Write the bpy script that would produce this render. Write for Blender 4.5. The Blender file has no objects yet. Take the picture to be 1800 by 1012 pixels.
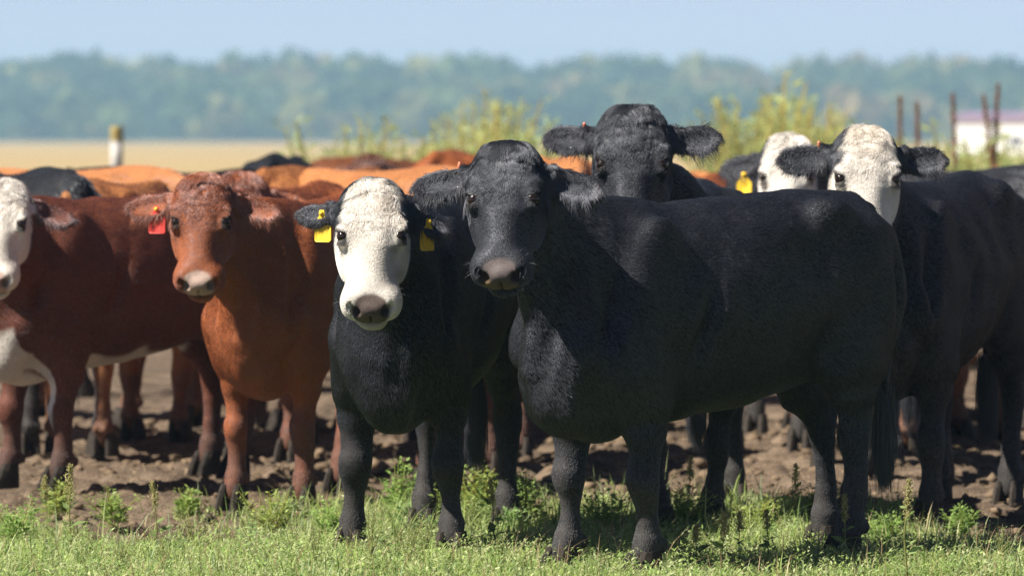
import bpy, math, random, time
import numpy as np
from mathutils import Vector, Matrix, Euler

T0 = time.time()
R = math.radians
scene = bpy.context.scene
col = scene.collection

# ------------------------------------------------------------------ camera
CAM_H = 1.5
FPX = 8613.0            # focal length in pixels of an 1800 wide frame
PITCH = math.atan(266.0 / FPX)
cam_data = bpy.data.cameras.new('camera')
cam_data.sensor_width = 36.0
cam_data.lens = 36.0 * FPX / 1800.0
cam_data.clip_start = 0.5
cam_data.clip_end = 20000.0
cam_data.dof.use_dof = True
cam_data.dof.focus_distance = 16.65
cam_data.dof.aperture_fstop = 3.7
cam = bpy.data.objects.new('camera', cam_data)
col.objects.link(cam)
cam.location = (0, 0, CAM_H)
cam.rotation_euler = (R(90) - PITCH, 0, 0)
scene.camera = cam

# ------------------------------------------------------------------ sky and sun
SUN_DIR = Vector((-0.62, -0.31, 0.72)).normalized()      # towards the sun
SUN_EL = math.asin(SUN_DIR.z)
SUN_AZ = math.atan2(SUN_DIR.x, SUN_DIR.y)               # from +Y, clockwise
world = bpy.data.worlds.new('World')
scene.world = world
world.use_nodes = True
nt = world.node_tree
sky = nt.nodes.new('ShaderNodeTexSky')
sky.sky_type = 'NISHITA'
sky.sun_disc = False
sky.sun_elevation = SUN_EL
sky.sun_rotation = SUN_AZ
sky.altitude = 2500.0
sky.air_density = 0.4
sky.dust_density = 0.15
sky.ozone_density = 1.0
bg = nt.nodes['Background']
bg.inputs['Strength'].default_value = 0.062
tint = nt.nodes.new('ShaderNodeMix')
tint.data_type, tint.blend_type = 'RGBA', 'MULTIPLY'
tint.inputs[0].default_value = 1.0
tint.inputs[7].default_value = (1.42, 1.03, 0.91, 1.0)
nt.links.new(sky.outputs[0], tint.inputs[6])
nt.links.new(tint.outputs[2], bg.inputs[0])
sun_data = bpy.data.lights.new('sun', 'SUN')
sun_data.energy = 5.0
sun_data.angle = R(0.53)
sun_data.color = (1.0, 0.93, 0.82)
sun = bpy.data.objects.new('sun', sun_data)
col.objects.link(sun)
sun.rotation_euler = (-SUN_DIR).to_track_quat('-Z', 'Y').to_euler()
sun.location = (-30, -5, 30)

scene.view_settings.view_transform = 'Standard'
scene.view_settings.look = 'None'
scene.view_settings.gamma = 1.0
scene.view_settings.exposure = 1.1
scene.render.engine = 'CYCLES'
scene.cycles.use_denoising = True
scene.cycles.denoising_input_passes = 'RGB_ALBEDO_NORMAL'
scene.cycles.denoising_prefilter = 'NONE'
scene.cycles.max_bounces = 6
scene.cycles.transparent_max_bounces = 8
scene.cycles.volume_bounces = 1


def pix(px, py, Y):
    """point on the ray through a photograph pixel, at depth Y"""
    dx, dz = (px - 900.0) / FPX, (506.0 - py) / FPX
    c, s = math.cos(PITCH), math.sin(PITCH)
    fy, fz = c + dz * s, -s + dz * c
    return np.array([dx / fy * Y, Y, CAM_H + fz / fy * Y])


def to_pix(p):
    c, s = math.cos(PITCH), math.sin(PITCH)
    y, z = p[1], p[2] - CAM_H
    f = c * y - s * z
    return 900 + FPX * p[0] / f, 506 - FPX * (s * y + c * z) / f


# ------------------------------------------------------------------ small helpers
def tag(o, label=None, cat=None, group=None, kind=None):
    if label: o['label'] = label
    if cat: o['category'] = cat
    if group: o['group'] = group
    if kind: o['kind'] = kind
    return o


def empty(name, loc=(0, 0, 0), rz=0.0, s=1.0):
    o = bpy.data.objects.new(name, None)
    col.objects.link(o)
    o.location = loc
    o.rotation_euler = (0, 0, rz)
    o.scale = (s, s, s)
    o.empty_display_size = 0.2
    return o


def mesh_obj(name, verts, faces, mat=None, parent=None, smooth=True, me=None):
    if me is None:
        me = np_mesh(name, np.asarray(verts, np.float32), faces)
        if mat: me.materials.append(mat)
        if smooth: me.polygons.foreach_set('use_smooth', np.ones(len(me.polygons), bool))
    o = bpy.data.objects.new(name, me)
    col.objects.link(o)
    if parent: o.parent = parent
    return o


def np_mesh(name, V, F):
    me = bpy.data.meshes.new(name)
    if isinstance(F, np.ndarray):
        n, k = F.shape
        me.vertices.add(len(V))
        me.vertices.foreach_set('co', np.asarray(V, np.float32).ravel())
        me.loops.add(n * k)
        me.loops.foreach_set('vertex_index', F.astype(np.int32).ravel())
        me.polygons.add(n)
        me.polygons.foreach_set('loop_start', np.arange(0, n * k, k, dtype=np.int32))
        me.update(calc_edges=True)
    else:
        me.from_pydata([tuple(map(float, v)) for v in V], [], [tuple(map(int, f)) for f in F])
        me.update()
    return me


def set_color(me, name, C):
    a = me.attributes.new(name, 'FLOAT_COLOR', 'POINT')
    A = np.ones((len(C), 4), np.float32)
    A[:, :3] = C
    a.data.foreach_set('color', A.ravel())


def set_float(me, name, C):
    a = me.attributes.new(name, 'FLOAT', 'POINT')
    a.data.foreach_set('value', np.asarray(C, np.float32))


_rs = np.random.RandomState(5)
_HASH = _rs.rand(32 * 32 * 32).astype(np.float32)


def vnoise(P, f=1.0, seed=0):
    """value noise in 0..1"""
    Q = np.asarray(P, np.float32) * f + seed * 7.31 + 100.0
    I = np.floor(Q).astype(np.int64)
    t = Q - I
    t = t * t * (3 - 2 * t)
    out = 0
    for dx in (0, 1):
        wx = t[:, 0] if dx else 1 - t[:, 0]
        for dy in (0, 1):
            wy = t[:, 1] if dy else 1 - t[:, 1]
            for dz in (0, 1):
                wz = t[:, 2] if dz else 1 - t[:, 2]
                h = ((I[:, 0] + dx) % 32) * 1024 + ((I[:, 1] + dy) % 32) * 32 + (I[:, 2] + dz) % 32
                out = out + wx * wy * wz * _HASH[h]
    return out


def sstep(x, a, b):
    t = np.clip((x - a) / (b - a), 0, 1)
    return t * t * (3 - 2 * t)


def nrm(v):
    v = np.asarray(v, float)
    return v / np.linalg.norm(v)


# ------------------------------------------------------------------ node materials
def mat_new(name):
    m = bpy.data.materials.new(name)
    m.use_nodes = True
    n = m.node_tree.nodes
    return m, n, m.node_tree.links, n['Principled BSDF']


def N(nodes, t, **kw):
    nd = nodes.new(t)
    for k, v in kw.items():
        if k in nd.inputs: nd.inputs[k].default_value = v
        else: setattr(nd, k, v)
    return nd


def ramp(nodes, links, fac, stops):
    r = nodes.new('ShaderNodeValToRGB')
    e = r.color_ramp.elements
    e[0].position, e[0].color = stops[0][0], (*stops[0][1], 1)
    e[1].position, e[1].color = stops[-1][0], (*stops[-1][1], 1)
    for p, c in stops[1:-1]:
        x = e.new(p); x.color = (*c, 1)
    links.new(fac, r.inputs[0])
    return r.outputs[0]


def simple_mat(name, c1, c2, scale=20.0, rough=0.6, bump=0.2, spec=0.4):
    m, n, l, b = mat_new(name)
    tc = N(n, 'ShaderNodeTexCoord')
    nz = N(n, 'ShaderNodeTexNoise', Scale=scale, Detail=5.0)
    l.new(tc.outputs['Object'], nz.inputs['Vector'])
    l.new(ramp(n, l, nz.outputs[0], [(0.3, c1), (0.7, c2)]), b.inputs['Base Color'])
    b.inputs['Roughness'].default_value = rough
    b.inputs['Specular IOR Level'].default_value = spec
    if bump:
        bp = N(n, 'ShaderNodeBump', Strength=bump, Distance=0.01)
        l.new(nz.outputs[0], bp.inputs['Height'])
        l.new(bp.outputs[0], b.inputs['Normal'])
    return m
# ================================================================== the setting: ground, field, hill, wood, barn
def ground_height(X, Y):
    P = np.stack([X, Y, 0 * X], 1)
    near = (1 - sstep(Y, 26, 34)) * sstep(Y, 12, 14)
    h = (vnoise(P, 0.45, 41) - 0.5) * 0.05 + (vnoise(P, 1.6, 42) - 0.5) * 0.03
    rough = sstep(Y + 0.5 * (vnoise(P, 0.8, 43) - 0.5), 17.6, 18.6)
    # trampled mud: rounded clods and hoof holes
    c = vnoise(P, 7.0, 44); c2 = vnoise(P, 15.0, 45); c3 = vnoise(P, 31.0, 46)
    clod = (np.abs(c - 0.5) * 2) ** 0.7 * 0.055 + (np.abs(c2 - 0.5) * 2) * 0.034 + (c3 - 0.5) * 0.018
    return near * (h + rough * (clod - 0.055))


gx = np.geomspace(3.33, 6000, 34)
xs = np.concatenate([-gx[::-1], np.arange(-3.3, 3.3, 0.028), gx])
ys = np.concatenate([-np.geomspace(10, 3000, 8)[::-1], np.linspace(-5, 15.9, 14), np.arange(16.0, 26.5, 0.032), np.geomspace(26.6, 9000, 60)])
XX, YY = np.meshgrid(xs, ys, indexing='ij')
zz = ground_height(XX.ravel(), YY.ravel())
nx, ny = XX.shape
I = (np.arange(nx - 1)[:, None] * ny + np.arange(ny - 1)[None, :]).ravel()
GF = np.stack([I, I + ny, I + ny + 1, I + 1], 1)
GV = np.stack([XX.ravel(), YY.ravel(), zz], 1)


def ground_material():
    m, n, l, b = mat_new('trampled_earth')
    tc = N(n, 'ShaderNodeTexCoord')
    def noise(scale, detail=5.0):
        z = N(n, 'ShaderNodeTexNoise', Scale=scale, Detail=detail, Roughness=0.65)
        l.new(tc.outputs['Object'], z.inputs['Vector'])
        return z.outputs[0]
    earth = ramp(n, l, noise(3.0), [(0.3, (0.055, 0.042, 0.031)), (0.5, (0.120, 0.087, 0.062)), (0.72, (0.25, 0.19, 0.138))])
    straw = ramp(n, l, noise(60.0, 3.0), [(0.60, (0, 0, 0)), (0.70, (1, 1, 1))])
    mx = N(n, 'ShaderNodeMix', data_type='RGBA')
    l.new(straw, mx.inputs[0]); l.new(earth, mx.inputs[6]); mx.inputs[7].default_value = (0.36, 0.27, 0.17, 1)
    field = ramp(n, l, noise(0.06, 8.0), [(0.3, (0.31, 0.235, 0.105)), (0.6, (0.40, 0.29, 0.145)), (0.8, (0.33, 0.275, 0.12))])
    sp = N(n, 'ShaderNodeSeparateXYZ'); l.new(tc.outputs['Object'], sp.inputs[0])
    mr = N(n, 'ShaderNodeMapRange'); mr.inputs['From Min'].default_value = 40; mr.inputs['From Max'].default_value = 60
    l.new(sp.outputs['Y'], mr.inputs[0])
    m2 = N(n, 'ShaderNodeMix', data_type='RGBA')
    l.new(mr.outputs[0], m2.inputs[0]); l.new(mx.outputs[2], m2.inputs[6]); l.new(field, m2.inputs[7])
    turf = ramp(n, l, noise(6.0), [(0.35, (0.030, 0.038, 0.016)), (0.7, (0.060, 0.062, 0.030))])  # dark tone stands in for shade within dense grass, cutting bounced light
    nw = N(n, 'ShaderNodeMath', operation='MULTIPLY_ADD'); nw.inputs[1].default_value = 2.0
    l.new(noise(0.9, 3.0), nw.inputs[0]); l.new(sp.outputs['Y'], nw.inputs[2])
    mt = N(n, 'ShaderNodeMapRange'); mt.inputs['From Min'].default_value = 19.0; mt.inputs['From Max'].default_value = 19.7
    l.new(nw.outputs[0], mt.inputs[0])
    m3 = N(n, 'ShaderNodeMix', data_type='RGBA')
    l.new(mt.outputs[0], m3.inputs[0]); l.new(turf, m3.inputs[6]); l.new(m2.outputs[2], m3.inputs[7])
    l.new(m3.outputs[2], b.inputs['Base Color'])
    b.inputs['Roughness'].default_value = 0.95
    b.inputs['Specular IOR Level'].default_value = 0.15
    bp = N(n, 'ShaderNodeBump', Strength=0.8, Distance=0.02)
    l.new(noise(45.0, 6.0), bp.inputs['Height']); l.new(bp.outputs[0], b.inputs['Normal'])
    return m


ground = mesh_obj('ground', GV, GF, ground_material())
tag(ground, 'trampled brown earth running out into a tan stubble field', kind='structure')


def leaf_material(name, rough=0.55, trans=0.5):
    m, n, l, b = mat_new(name)
    at = N(n, 'ShaderNodeAttribute', attribute_name='tint')
    l.new(at.outputs['Color'], b.inputs['Base Color'])
    b.inputs['Roughness'].default_value = rough
    b.inputs['Specular IOR Level'].default_value = 0.3
    tr = N(n, 'ShaderNodeBsdfTranslucent'); l.new(at.outputs['Color'], tr.inputs[0])
    ms = N(n, 'ShaderNodeMixShader'); ms.inputs[0].default_value = trans
    l.new(b.outputs[0], ms.inputs[1]); l.new(tr.outputs[0], ms.inputs[2])
    l.new(ms.outputs[0], n['Material Output'].inputs[0])
    return m


LEAF = leaf_material('leaf')

# ---- wooded bluff beyond the field
HILL_Y0, HILL_Y1 = 1340.0, 1640.0


def hill_z(X, Y):
    t = sstep(Y, HILL_Y0, HILL_Y1)
    P = np.stack([X, Y, 0 * X], 1)
    top = 14.0 - 0.010 * X + 5.0 * (vnoise(P, 1 / 90.0, 61) - 0.5) + 3.0 * (vnoise(P, 1 / 30.0, 62) - 0.5)
    return t * np.maximum(top, 2) - 0.3


hx, hy = np.linspace(-900, 900, 90), np.concatenate([np.linspace(1300, 1660, 24), np.geomspace(1700, 5000, 6)])
HX, HY = np.meshgrid(hx, hy, indexing='ij')
HZ = hill_z(HX.ravel(), HY.ravel())
I = (np.arange(89)[:, None] * len(hy) + np.arange(len(hy) - 1)[None, :]).ravel()
hill = mesh_obj('wooded_hill', np.stack([HX.ravel(), HY.ravel(), HZ], 1), np.stack([I, I + len(hy), I + len(hy) + 1, I + 1], 1),
                simple_mat('hill_floor', (0.03, 0.045, 0.02), (0.06, 0.07, 0.03), 0.05, 0.95, 0, 0.1))
tag(hill, 'low bluff rising beyond the stubble field', kind='structure')


def far_wood():
    rs = np.random.RandomState(77)
    n = 2600
    X = rs.uniform(-330, 330, n); Y = HILL_Y0 - 8 + (HILL_Y1 - HILL_Y0 + 20) * rs.rand(n) ** 0.9
    Z = hill_z(X, Y)
    H = 4.5 + 9.0 * rs.rand(n) ** 2 + 4.0 * vnoise(np.stack([X, Y, 0 * X], 1), 1 / 40.0, 64); Wd = H * rs.uniform(0.38, 0.58, n)
    kinds = np.array([(0.072, 0.120, 0.035), (0.12, 0.165, 0.045), (0.040, 0.075, 0.032), (0.25, 0.24, 0.07), (0.26, 0.18, 0.07), (0.08, 0.11, 0.06)])
    K = rs.choice(len(kinds), n, p=[0.3, 0.20, 0.26, 0.11, 0.05, 0.08])
    pn = vnoise(np.stack([X, Y * 0.6, 0 * X], 1), 1 / 26.0, 66)
    K = np.where((pn > 0.57) & (rs.rand(n) < 0.75), rs.choice([3, 4, 1], n, p=[0.6, 0.2, 0.2]), K)
    K = np.where((pn < 0.34) & (rs.rand(n) < 0.75), 2, K)
    q = 56
    th = np.arccos(rs.uniform(-0.55, 1, (n, q))); ph = rs.uniform(0, 2 * math.pi, (n, q))
    lump = 1 + 0.28 * np.sin(3 * ph + rs.uniform(0, 6, (n, 1))) * np.sin(4 * th + rs.uniform(0, 6, (n, 1)))
    rr = rs.uniform(0.72, 1.0, (n, q)) * lump
    C = np.stack([X[:, None] + Wd[:, None] * rr * np.sin(th) * np.cos(ph), Y[:, None] + Wd[:, None] * rr * np.sin(th) * np.sin(ph),
                  Z[:, None] + H[:, None] * (0.52 + 0.48 * rr * np.cos(th))], 2).reshape(-1, 3)
    out = np.stack([np.sin(th) * np.cos(ph), np.sin(th) * np.sin(ph), np.cos(th)], 2).reshape(-1, 3)
    m = len(C)
    nn = out + rs.normal(0, 0.45, (m, 3)); nn /= np.linalg.norm(nn, axis=1, keepdims=True)
    a = np.cross(nn, rs.normal(0, 1, (m, 3))); a /= np.linalg.norm(a, axis=1, keepdims=True)
    b = np.cross(nn, a)
    sz = np.repeat(Wd, q) * rs.uniform(0.22, 0.46, m)
    V = np.stack([C + sz[:, None] * a, C + sz[:, None] * b, C - sz[:, None] * a, C - sz[:, None] * b], 1).reshape(-1, 3)
    F = np.arange(4 * m).reshape(-1, 4)
    T = np.repeat(kinds[K] * rs.uniform(0.75, 1.3, (n, 1)), q, 0) * rs.uniform(0.75, 1.25, (m, 1))
    o = mesh_obj('far_wood', V, F, LEAF, smooth=False)
    set_color(o.data, 'tint', np.repeat(T, 4, 0))
    tag(o, 'hazy autumn wood covering the far bluff', kind='stuff')


far_wood()


def box_vf(x0, x1, y0, y1, z0, z1):
    V = [(x0, y0, z0), (x1, y0, z0), (x1, y1, z0), (x0, y1, z0), (x0, y0, z1), (x1, y0, z1), (x1, y1, z1), (x0, y1, z1)]
    F = [(0, 3, 2, 1), (4, 5, 6, 7), (0, 1, 5, 4), (1, 2, 6, 5), (2, 3, 7, 6), (3, 0, 4, 7)]
    return V, F


def barn():
    root = empty('barn', (52.5, 430, 0), R(-24))
    tag(root, 'long low white barn with mauve roof at the edge of the field', 'barn')
    white = simple_mat('white_siding', (0.72, 0.72, 0.74), (0.82, 0.82, 0.84), 2, 0.7, 0.1)
    roofm = simple_mat('mauve_roof', (0.22, 0.15, 0.24), (0.30, 0.20, 0.32), 2, 0.6, 0.1)
    dark = simple_mat('barn_opening', (0.05, 0.05, 0.06), (0.08, 0.08, 0.09), 2, 0.6, 0.1)
    L, W, H = 13.0, 4.0, 3.0
    V, F = box_vf(-L, L, -W, W, 0, H)
    w = mesh_obj('wall', V, F, white, root, False)
    V = [(-L, -W, H), (-L, W, H), (-L, 0, H + 0.45)]
    g = [(x, y, z) for x in (-L, L) for (_, y, z) in V]
    mesh_obj('gable', g, [(0, 2, 1), (3, 4, 5), (0, 1, 4, 3), (0, 3, 5, 2), (1, 2, 5, 4)], white, root, False)
    for s in (1, -1):
        a = [(-L - 0.4, s * (W + 0.4), H - 0.05), (L + 0.4, s * (W + 0.4), H - 0.05), (L + 0.4, 0, H + 0.52), (-L - 0.4, 0, H + 0.52)]
        a += [(x, y, z + 0.12) for x, y, z in a]
        mesh_obj('roof', a, [(0, 1, 2, 3), (4, 7, 6, 5), (0, 4, 5, 1), (1, 5, 6, 2), (2, 6, 7, 3), (3, 7, 4, 0)], roofm, root, False)
    for x in (-8, -2, 4, 9):
        V, F = box_vf(x, x + 1.2, -W - 0.05, -W + 0.02, 0.7, 1.5)
        wn = mesh_obj('window', V, F, dark, root, False)
        V, F = box_vf(x - 0.1, x + 1.3, -W - 0.09, -W - 0.052, 1.5, 1.6)
        mesh_obj('lintel', V, F, white, wn, False)


barn()


def fence_post():
    p = pix(202, 222, 46.0)
    root = empty('fence_post', (p[0], p[1], 0))
    tag(root, 'weathered pale wooden post with yellow lichen top before the stubble field', 'post')
    m = simple_mat('weathered_post', (0.36, 0.35, 0.33), (0.55, 0.53, 0.50), 9, 0.9, 0.5)
    lich = simple_mat('lichen', (0.24, 0.19, 0.07), (0.36, 0.28, 0.10), 30, 0.9, 0.5)
    rs = np.random.RandomState(4)
    def cyl(z0, z1, r, n=12, lev=8):
        V, F = [], []
        for i in range(lev + 1):
            z = z0 + (z1 - z0) * i / lev
            for k in range(n):
                a = 2 * math.pi * k / n
                q = r * (1 + 0.06 * math.sin(3 * a + 1) + 0.03 * rs.randn())
                V.append((q * math.cos(a) + 0.01 * z, q * math.sin(a), z))
        for i in range(lev):
            for k in range(n):
                F.append((i * n + k, i * n + (k + 1) % n, (i + 1) * n + (k + 1) % n, (i + 1) * n + k))
        F.append(tuple(range(lev * n, lev * n + n)))
        return V, F
    V, F = cyl(-0.1, p[2] - 0.14, 0.058); mesh_obj('shaft', V, F, m, root)
    V, F = cyl(p[2] - 0.14, p[2], 0.061, lev=3); mesh_obj('lichen_top', V, F, lich, root)


fence_post()


def haze_box():
    V, F = box_vf(-2600, 2600, -60, 2600, -6, 38)
    m = bpy.data.materials.new('haze_air'); m.use_nodes = True
    n, l = m.node_tree.nodes, m.node_tree.links
    n.remove(n['Principled BSDF'])
    v = n.new('ShaderNodeVolumePrincipled')
    v.inputs['Color'].default_value = (0.40, 0.70, 1.0, 1)
    v.inputs['Density'].default_value = HAZE
    v.inputs['Anisotropy'].default_value = 0.2
    l.new(v.outputs[0], n['Material Output'].inputs['Volume'])
    o = mesh_obj('haze', V, F, m, smooth=False)
    tag(o, 'thin blue morning haze over the field', kind='stuff')


HAZE = 0.00044
haze_box()
# ================================================================== cattle: implicit body, one continuous skin
class Field:
    def __init__(self, xs, ys, zs):
        self.ax = (xs.astype(np.float32), ys.astype(np.float32), zs.astype(np.float32))
        self.D = np.full((len(xs), len(ys), len(zs)), 0.5, np.float32)

    def sub(self, lo, hi):
        sl = []
        for a, l, h in zip(self.ax, lo, hi):
            i0 = max(int(np.searchsorted(a, l)) - 1, 0)
            i1 = min(int(np.searchsorted(a, h)) + 1, len(a))
            sl.append(slice(i0, max(i1, i0)))
        x, y, z = (a[s] for a, s in zip(self.ax, sl))
        return tuple(sl), x[:, None, None], y[None, :, None], z[None, None, :]

    def blend(self, sl, d, k, carve=False):
        a = self.D[sl]
        if carve:
            d = -d
            h = np.maximum(k - np.abs(a - d), 0) / k
            self.D[sl] = np.maximum(a, d) + h * h * k * 0.25
        else:
            h = np.maximum(k - np.abs(a - d), 0) / k
            self.D[sl] = np.minimum(a, d) - h * h * k * 0.25

    def ell(self, c, r, k=0.05, M=None, carve=False):
        c = np.asarray(c, float); r = np.asarray(r, float)
        m = (r.max() if M is not None else r) + k + 0.03
        sl, x, y, z = self.sub(c - m, c + m)
        x, y, z = x - c[0], y - c[1], z - c[2]
        if M is not None:       # columns of M: local axes
            x, y, z = (x * M[0, i] + y * M[1, i] + z * M[2, i] for i in range(3))
        a, b, e = x / r[0], y / r[1], z / r[2]
        k0 = np.sqrt(a * a + b * b + e * e)
        k1 = np.sqrt((a / r[0]) ** 2 + (b / r[1]) ** 2 + (e / r[2]) ** 2) + 1e-6
        self.blend(sl, k0 * (k0 - 1) / k1, k, carve)

    def tube(self, pts, rs, ru, k=0.04, side=(0, 1, 0), ups=None):
        """chain of elliptic cones; rs radius along side axis, ru radius across it"""
        pts = [np.asarray(p, float) for p in pts]
        lo = np.min(pts, 0) - max(max(rs), max(ru)) - k - 0.03
        hi = np.max(pts, 0) + max(max(rs), max(ru)) + k + 0.03
        sl, x, y, z = self.sub(lo, hi)
        tot = None
        for i in range(len(pts) - 1):
            a, b = pts[i], pts[i + 1]
            v = b - a
            L2 = float(v @ v)
            ax = v / math.sqrt(L2)
            sd = np.asarray(side if ups is None else ups[i], float)
            sd = nrm(sd - ax * (sd @ ax))
            up = np.cross(ax, sd)
            px, py, pz = x - a[0], y - a[1], z - a[2]
            t0 = (px * v[0] + py * v[1] + pz * v[2]) / L2
            t = np.clip(t0, 0, 1)
            s = px * sd[0] + py * sd[1] + pz * sd[2]
            u = px * up[0] + py * up[1] + pz * up[2]
            l = (t0 - t) * math.sqrt(L2)
            ra = rs[i] + (rs[i + 1] - rs[i]) * t
            rb = ru[i] + (ru[i + 1] - ru[i]) * t
            rc = np.minimum(ra, rb)
            A, B, C = s / ra, u / rb, l / rc
            k0 = np.sqrt(A * A + B * B + C * C)
            k1 = np.sqrt((A / ra) ** 2 + (B / rb) ** 2 + (C / rc) ** 2) + 1e-5
            d = k0 * (k0 - 1) / k1
            if tot is None: tot = d
            else:
                kk = 0.02
                h = np.maximum(kk - np.abs(tot - d), 0) / kk
                tot = np.minimum(tot, d) - h * h * kk * 0.25
        self.blend(sl, tot, k)

    def mesh(self, smooth=2):
        D = self.D
        xs, ys, zs = self.ax
        s = D < 0
        n = np.zeros(tuple(q - 1 for q in D.shape), np.uint8)
        for i in (0, 1):
            for j in (0, 1):
                for k in (0, 1):
                    n += s[i:D.shape[0] - 1 + i, j:D.shape[1] - 1 + j, k:D.shape[2] - 1 + k]
        I, J, K = np.nonzero((n > 0) & (n < 8))
        idx = np.full(n.shape, -1, np.int32)
        idx[I, J, K] = np.arange(len(I))
        cv = {}
        for i in (0, 1):
            for j in (0, 1):
                for k in (0, 1):
                    cv[i, j, k] = D[I + i, J + j, K + k]
        acc = np.zeros((len(I), 3)); cnt = np.zeros(len(I))
        cs = list(cv)
        for a in cs:
            for ax in range(3):
                if a[ax]: continue
                b = list(a); b[ax] = 1; b = tuple(b)
                m = (cv[a] < 0) != (cv[b] < 0)
                den = np.where(m, cv[a] - cv[b], 1)
                t = cv[a] / den
                p = np.tile(np.array(a, float), (len(I), 1)); p[:, ax] = t
                acc += p * m[:, None]; cnt += m
        acc /= cnt[:, None]
        V = np.stack([xs[I] + acc[:, 0] * (xs[I + 1] - xs[I]), ys[J] + acc[:, 1] * (ys[J + 1] - ys[J]),
                      zs[K] + acc[:, 2] * (zs[K + 1] - zs[K])], 1)
        Q = []
        for ax in range(3):
            sh = [slice(None)] * 3; sh2 = [slice(None)] * 3
            sh[ax] = slice(0, -1); sh2[ax] = slice(1, None)
            e = s[tuple(sh)] != s[tuple(sh2)]
            a, b, c = np.nonzero(e)
            o1, o2 = [(1, 2), (2, 0), (0, 1)][ax]
            co = [a, b, c]
            ok = (co[o1] > 0) & (co[o2] > 0)
            for q in (o1, o2): ok &= co[q] < n.shape[q]
            co = [q[ok] for q in co]
            inside = s[tuple(co)]
            def cell(d1, d2):
                c2 = list(co); c2[o1] = co[o1] - d1; c2[o2] = co[o2] - d2
                return idx[tuple(c2)]
            q = np.stack([cell(1, 1), cell(0, 1), cell(0, 0), cell(1, 0)], 1)
            q[~inside] = q[~inside][:, ::-1]
            Q.append(q)
        F = np.concatenate(Q)
        F = F[(F >= 0).all(1)]
        E = np.concatenate([F[:, [0, 1]], F[:, [1, 2]], F[:, [2, 3]], F[:, [3, 0]]])
        deg = np.bincount(E.ravel(), minlength=len(V)) + 1e-9
        for it in range(smooth):
            for f in (0.5, -0.42) if it else (0.5,):
                avg = np.stack([(np.bincount(E[:, 0], V[E[:, 1], q], len(V)) + np.bincount(E[:, 1], V[E[:, 0], q], len(V))) / deg for q in range(3)], 1)
                V = V + (avg - V) * f
        return V, F


def axis(lo, hi, flo, fhi, coarse, fine):
    flo, fhi = max(flo, lo), min(fhi, hi)
    a = []
    if flo > lo: a.append(np.linspace(lo, flo, max(int((flo - lo) / coarse), 1) + 1)[:-1])
    a.append(np.linspace(flo, fhi, max(int((fhi - flo) / fine), 2) + 1))
    if hi > fhi: a.append(np.linspace(fhi, hi, max(int((hi - fhi) / coarse), 1) + 1)[1:])
    return np.concatenate(a)


def cubic(xk, yk, x):
    """monotone-ish Hermite interpolation"""
    xk, yk = np.asarray(xk, float), np.asarray(yk, float)
    d = np.diff(yk) / np.diff(xk)
    m = np.zeros_like(yk)
    m[1:-1] = np.where(d[1:] * d[:-1] > 0, 2 * d[1:] * d[:-1] / (d[1:] + d[:-1] + 1e-12), 0)
    m[0], m[-1] = d[0], d[-1]
    i = np.clip(np.searchsorted(xk, x) - 1, 0, len(xk) - 2)
    h = xk[i + 1] - xk[i]
    t = np.clip((x - xk[i]) / h, 0, 1)
    return ((1 + 2 * t) * (1 - t) ** 2 * yk[i] + t * (1 - t) ** 2 * h * m[i] + t * t * (3 - 2 * t) * yk[i + 1] + t * t * (t - 1) * h * m[i + 1])


# torso stations: x, top, bottom, half width, narrowing of the upper half
TORSO = np.array([
    (-0.83, 1.13, 0.98, 0.07, 0.1), (-0.79, 1.21, 0.90, 0.15, 0.1), (-0.72, 1.275, 0.80, 0.205, 0.1), (-0.60, 1.32, 0.73, 0.235, 0.20),
    (-0.42, 1.33, 0.66, 0.248, 0.32), (-0.22, 1.31, 0.605, 0.268, 0.34), (0.0, 1.295, 0.562, 0.284, 0.36),
    (0.20, 1.29, 0.538, 0.278, 0.42), (0.40, 1.305, 0.525, 0.242, 0.52), (0.55, 1.31, 0.52, 0.220, 0.60),
    (0.68, 1.25, 0.52, 0.195, 0.50), (0.78, 1.11, 0.55, 0.160, 0.3), (0.84, 1.0, 0.64, 0.10, 0.2)])
# head stations: u (poll to nose), half width, dorsal, ventral, narrowing above, narrowing below
HEAD = np.array([
    (-0.040, 0.040, 0.000, -0.06, 0.0, 0.1), (-0.015, 0.070, 0.030, -0.09, 0.0, 0.2), (0.04, 0.101, 0.052, -0.125, 0.05, 0.3),
    (0.11, 0.123, 0.062, -0.155, 0.10, 0.35), (0.18, 0.128, 0.060, -0.185, 0.12, 0.40), (0.25, 0.119, 0.050, -0.20, 0.22, 0.42),
    (0.31, 0.103, 0.040, -0.185, 0.32, 0.40), (0.37, 0.092, 0.030, -0.155, 0.34, 0.36), (0.42, 0.090, 0.024, -0.130, 0.26, 0.30),
    (0.46, 0.094, 0.016, -0.115, 0.16, 0.25), (0.495, 0.090, 0.002, -0.11, 0.10, 0.25), (0.522, 0.074, -0.024, -0.10, 0.1, 0.2),
    (0.54, 0.035, -0.055, -0.085, 0.1, 0.2)])
US = 0.905                                     # head length factor
EYE = (0.222, 0.1035, 0.021)


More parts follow.
